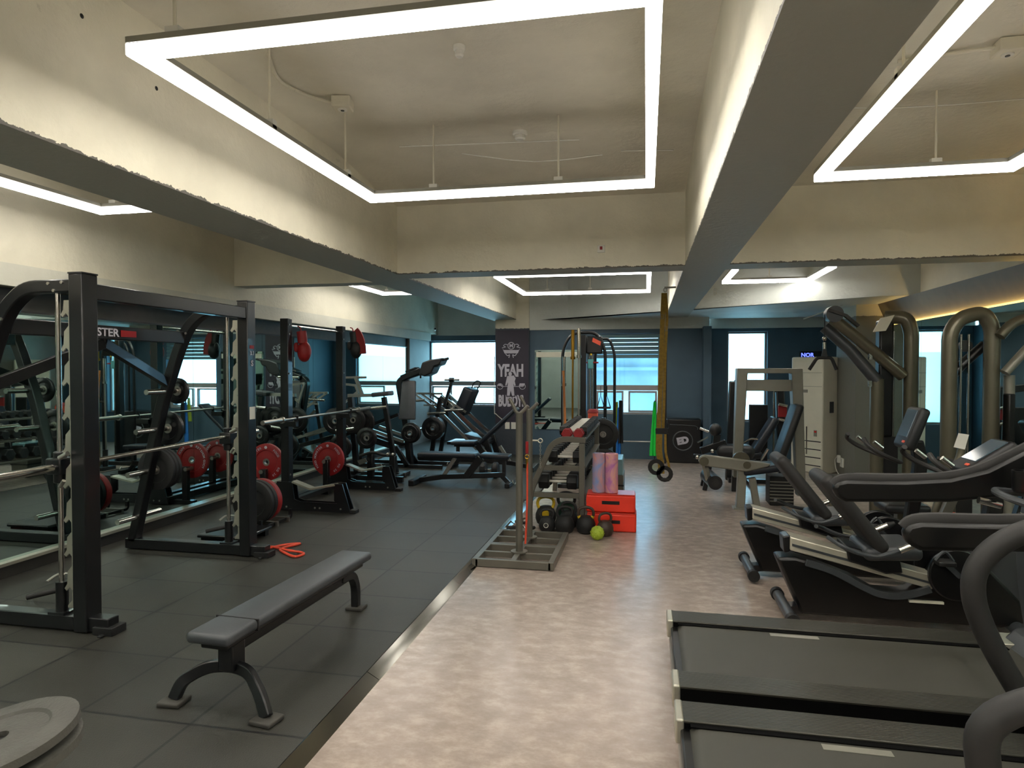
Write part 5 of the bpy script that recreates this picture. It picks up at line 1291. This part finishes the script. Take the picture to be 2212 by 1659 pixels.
# treadmills
def treadmill_mat():
    m = bpy.data.materials.new('ribbed_rail'); m.use_nodes = True; nt = m.node_tree; n = nt.nodes; L = nt.links; b = n['Principled BSDF']
    b.inputs['Base Color'].default_value = lin('#403f38'); b.inputs['Metallic'].default_value = .55; b.inputs['Roughness'].default_value = .38
    g = n.new('ShaderNodeNewGeometry'); s = n.new('ShaderNodeSeparateXYZ'); L.new(g.outputs['Position'], s.inputs[0])
    w = n.new('ShaderNodeMath'); w.operation = 'MULTIPLY'; w.inputs[1].default_value = 2 * pi / .021; L.new(s.outputs['Y'], w.inputs[0])
    q = n.new('ShaderNodeMath'); q.operation = 'SINE'; L.new(w.outputs[0], q.inputs[0])
    p = n.new('ShaderNodeMath'); p.operation = 'POWER'; p.inputs[1].default_value = 6; L.new(q.outputs[0], p.inputs[0])
    bp = n.new('ShaderNodeBump'); bp.inputs['Strength'].default_value = .6; bp.inputs['Distance'].default_value = .004; L.new(p.outputs[0], bp.inputs['Height']); L.new(bp.outputs['Normal'], b.inputs['Normal'])
    MATS['ribbed_rail'] = m
treadmill_mat()
def treadmill(label, yf, style):
    """yf = Y of the far edge of the deck"""
    t = thing('treadmill', label, 'treadmill', (1.2, yf - .485, FZ), wc=True)
    yn = yf - .97; x0, x1 = .125, 1.86
    G().box(x0 + .02, x1, yn + .02, yf - .02, .04, .165).build('deck_frame', 'black_satin', t, bevel=.01)
    for a, b in ((yf - .17, yf), (yn, yn + .165)):
        r = G().box(x0 + .03, x1, a, b, .188, .20).build('side_rail', 'ribbed_rail', t, bevel=.004)
        G().box(x0 + .03, x1, a + .004, b - .004, .10, .188).build('rail_body', 'void_black', r)
        G().box(x0, x0 + .035, a - .003, b + .003, .10, .204).build('rail_cap', 'alu', r, bevel=.008)
        G().box(x1 - .02, x1 + .16, a, b, .165, .208).build('rail_front', 'alu', r, bevel=.004)
    G().box(x0 + .10, x1 + .05, yn + .17, yf - .175, .160, .187).cyl((x0 + .10, yn + .17, .135), (x0 + .10, yf - .175, .135), .052, seg=28).build('belt', 'belt', t)
    G().box(x0 + .06, x1, yf - .200, yf - .165, .186, .192).build('edge_gap', 'void_black', t)
    G().box(x0 + .55, x0 + .80, yf - .255, yf - .215, .1875, .1885).build('belt_badge', 'pale_metal', t)
    G().cyl((x0 + .045, yn + .17, .09), (x0 + .045, yf - .175, .09), .035, seg=18).build('rear_roller_guard', 'steel', t)
    G().box(x0 + .005, x0 + .02, yn + .27, yn + .33, .07, .12).build('warning_sticker', 'white', t)
    G().prism([(x1, .17), (x1 + .10, .27), (x1 + .50, .30), (x1 + .62, .18), (x1 + .62, .03), (x1, .03)], yn + .05, yf - .05).build('motor_hood', 'grey_plastic', t, bevel=.03)
    for xx in (x0 + .1, x1 + .4):
        for yy in (yn + .1, yf - .1): G().cyl((xx, yy, FZ), (xx, yy, .05), .03).build('foot', 'black_rubber', t)
    for yy in (yf - .05, yn + .03):
        s = 1 if yy > yf - .4 else -1; ox = 0 if s > 0 else .05; oz = 0 if s > 0 else -.03
        G().rail([(x1 + .22, yy, .12), (x1 + .16, yy, .60), (x1 + .20, yy, 1.0), (x1 + .34, yy, 1.30)], .07, .13, up=(0, 1, 0), sm=4).build('upright', 'grey_plastic', t, bevel=.01)
        if style == 0:
            h = G().prism([(x_ + ox, z_ + oz) for x_, z_ in ((1.03, .98), (1.05, 1.015), (1.10, 1.03), (1.40, 1.035), (1.62, 1.055), (1.80, 1.11), (2.05, 1.26), (2.12, 1.26), (2.12, 1.12), (1.85, .96), (1.62, .925), (1.10, .905), (1.05, .93))], yy - .03, yy + .03).build('handrail', 'black_satin', t, bevel=.02)
            G().oval([(x_ + ox, yy, z_ + oz) for x_, z_ in ((1.045, .99), (1.11, 1.028), (1.40, 1.036), (1.62, 1.056), (1.80, 1.112), (2.06, 1.262))], .075, .035, up=(0, 1, 0), sm=5, seg=12).build('rail_pad', 'foam_black', h)
        else:
            k = 0 if s > 0 else -.36; kz = 0 if s > 0 else -.20
            h = G().oval([(2.10, yy, 1.20), (1.75 + k * .3, yy, 1.10 + kz * .3), (1.45 + k * .7, yy, 1.02 + kz), (1.30 + k, yy, .90 + kz), (1.27 + k, yy, .76 + kz), (1.33 + k, yy, .58 + kz), (1.45 + k, yy, .36 + kz * .6), (1.55 + k, yy, .19)], .085, .085, up=(0, 1, 0), sm=6, seg=16).build('handrail', 'foam_black', t)
    c = G().prism([(2.08, 1.02), (2.02, 1.10), (2.22, 1.52), (2.30, 1.50), (2.26, 1.05)], yn + .10, yf - .10).build('console', 'black_satin', t, bevel=.03)
    G().bar((2.045, yn + .3, 1.19), (2.16, yn + .3, 1.43), .02, .02).build('screen_frame', 'grey_plastic', c)
    G().prism([(2.052, 1.18), (2.058, 1.178), (2.175, 1.418), (2.170, 1.42)], yn + .33, yf - .33).build('screen', 'screen', c)
    G().tube([(1.95, yf - .16, 1.0), (1.78, yf - .20, 1.02), (1.74, yf - .48, 1.02), (1.78, yn + .20, 1.02), (1.95, yn + .16, 1.0)], .018, 10, sm=5).build('front_bar', 'grey_plastic', t)
    for yy in (yf - .22, yn + .22):
        G().lathe([(.045, 0), (.05, .02), (.052, .11), (.045, .11), (.04, .01), (0, .01), (0, 0), (.045, 0)], (1.90, yy, 1.02), (0, 0, 1), 20).build('cup_holder', 'black_satin', t)
    for s_, yy in ((1, yf - .30), (-1, yn + .30)): G().cyl((1.66, yy, .985), (1.76, yy, .96), .018).build('pulse_grip', 'chrome', t)
    G().prism([(1.80, .98), (1.92, .965), (1.93, .985), (1.81, 1.0)], yf - .46, yf - .32).build('safety_key_tray', 'red_bright', t)
    return t
treadmill('long black treadmill with padded straight handrails beside the recumbent bike', 4.04, 0)
treadmill('black treadmill nearest the camera with thick bent round handrails', 2.94, 1)
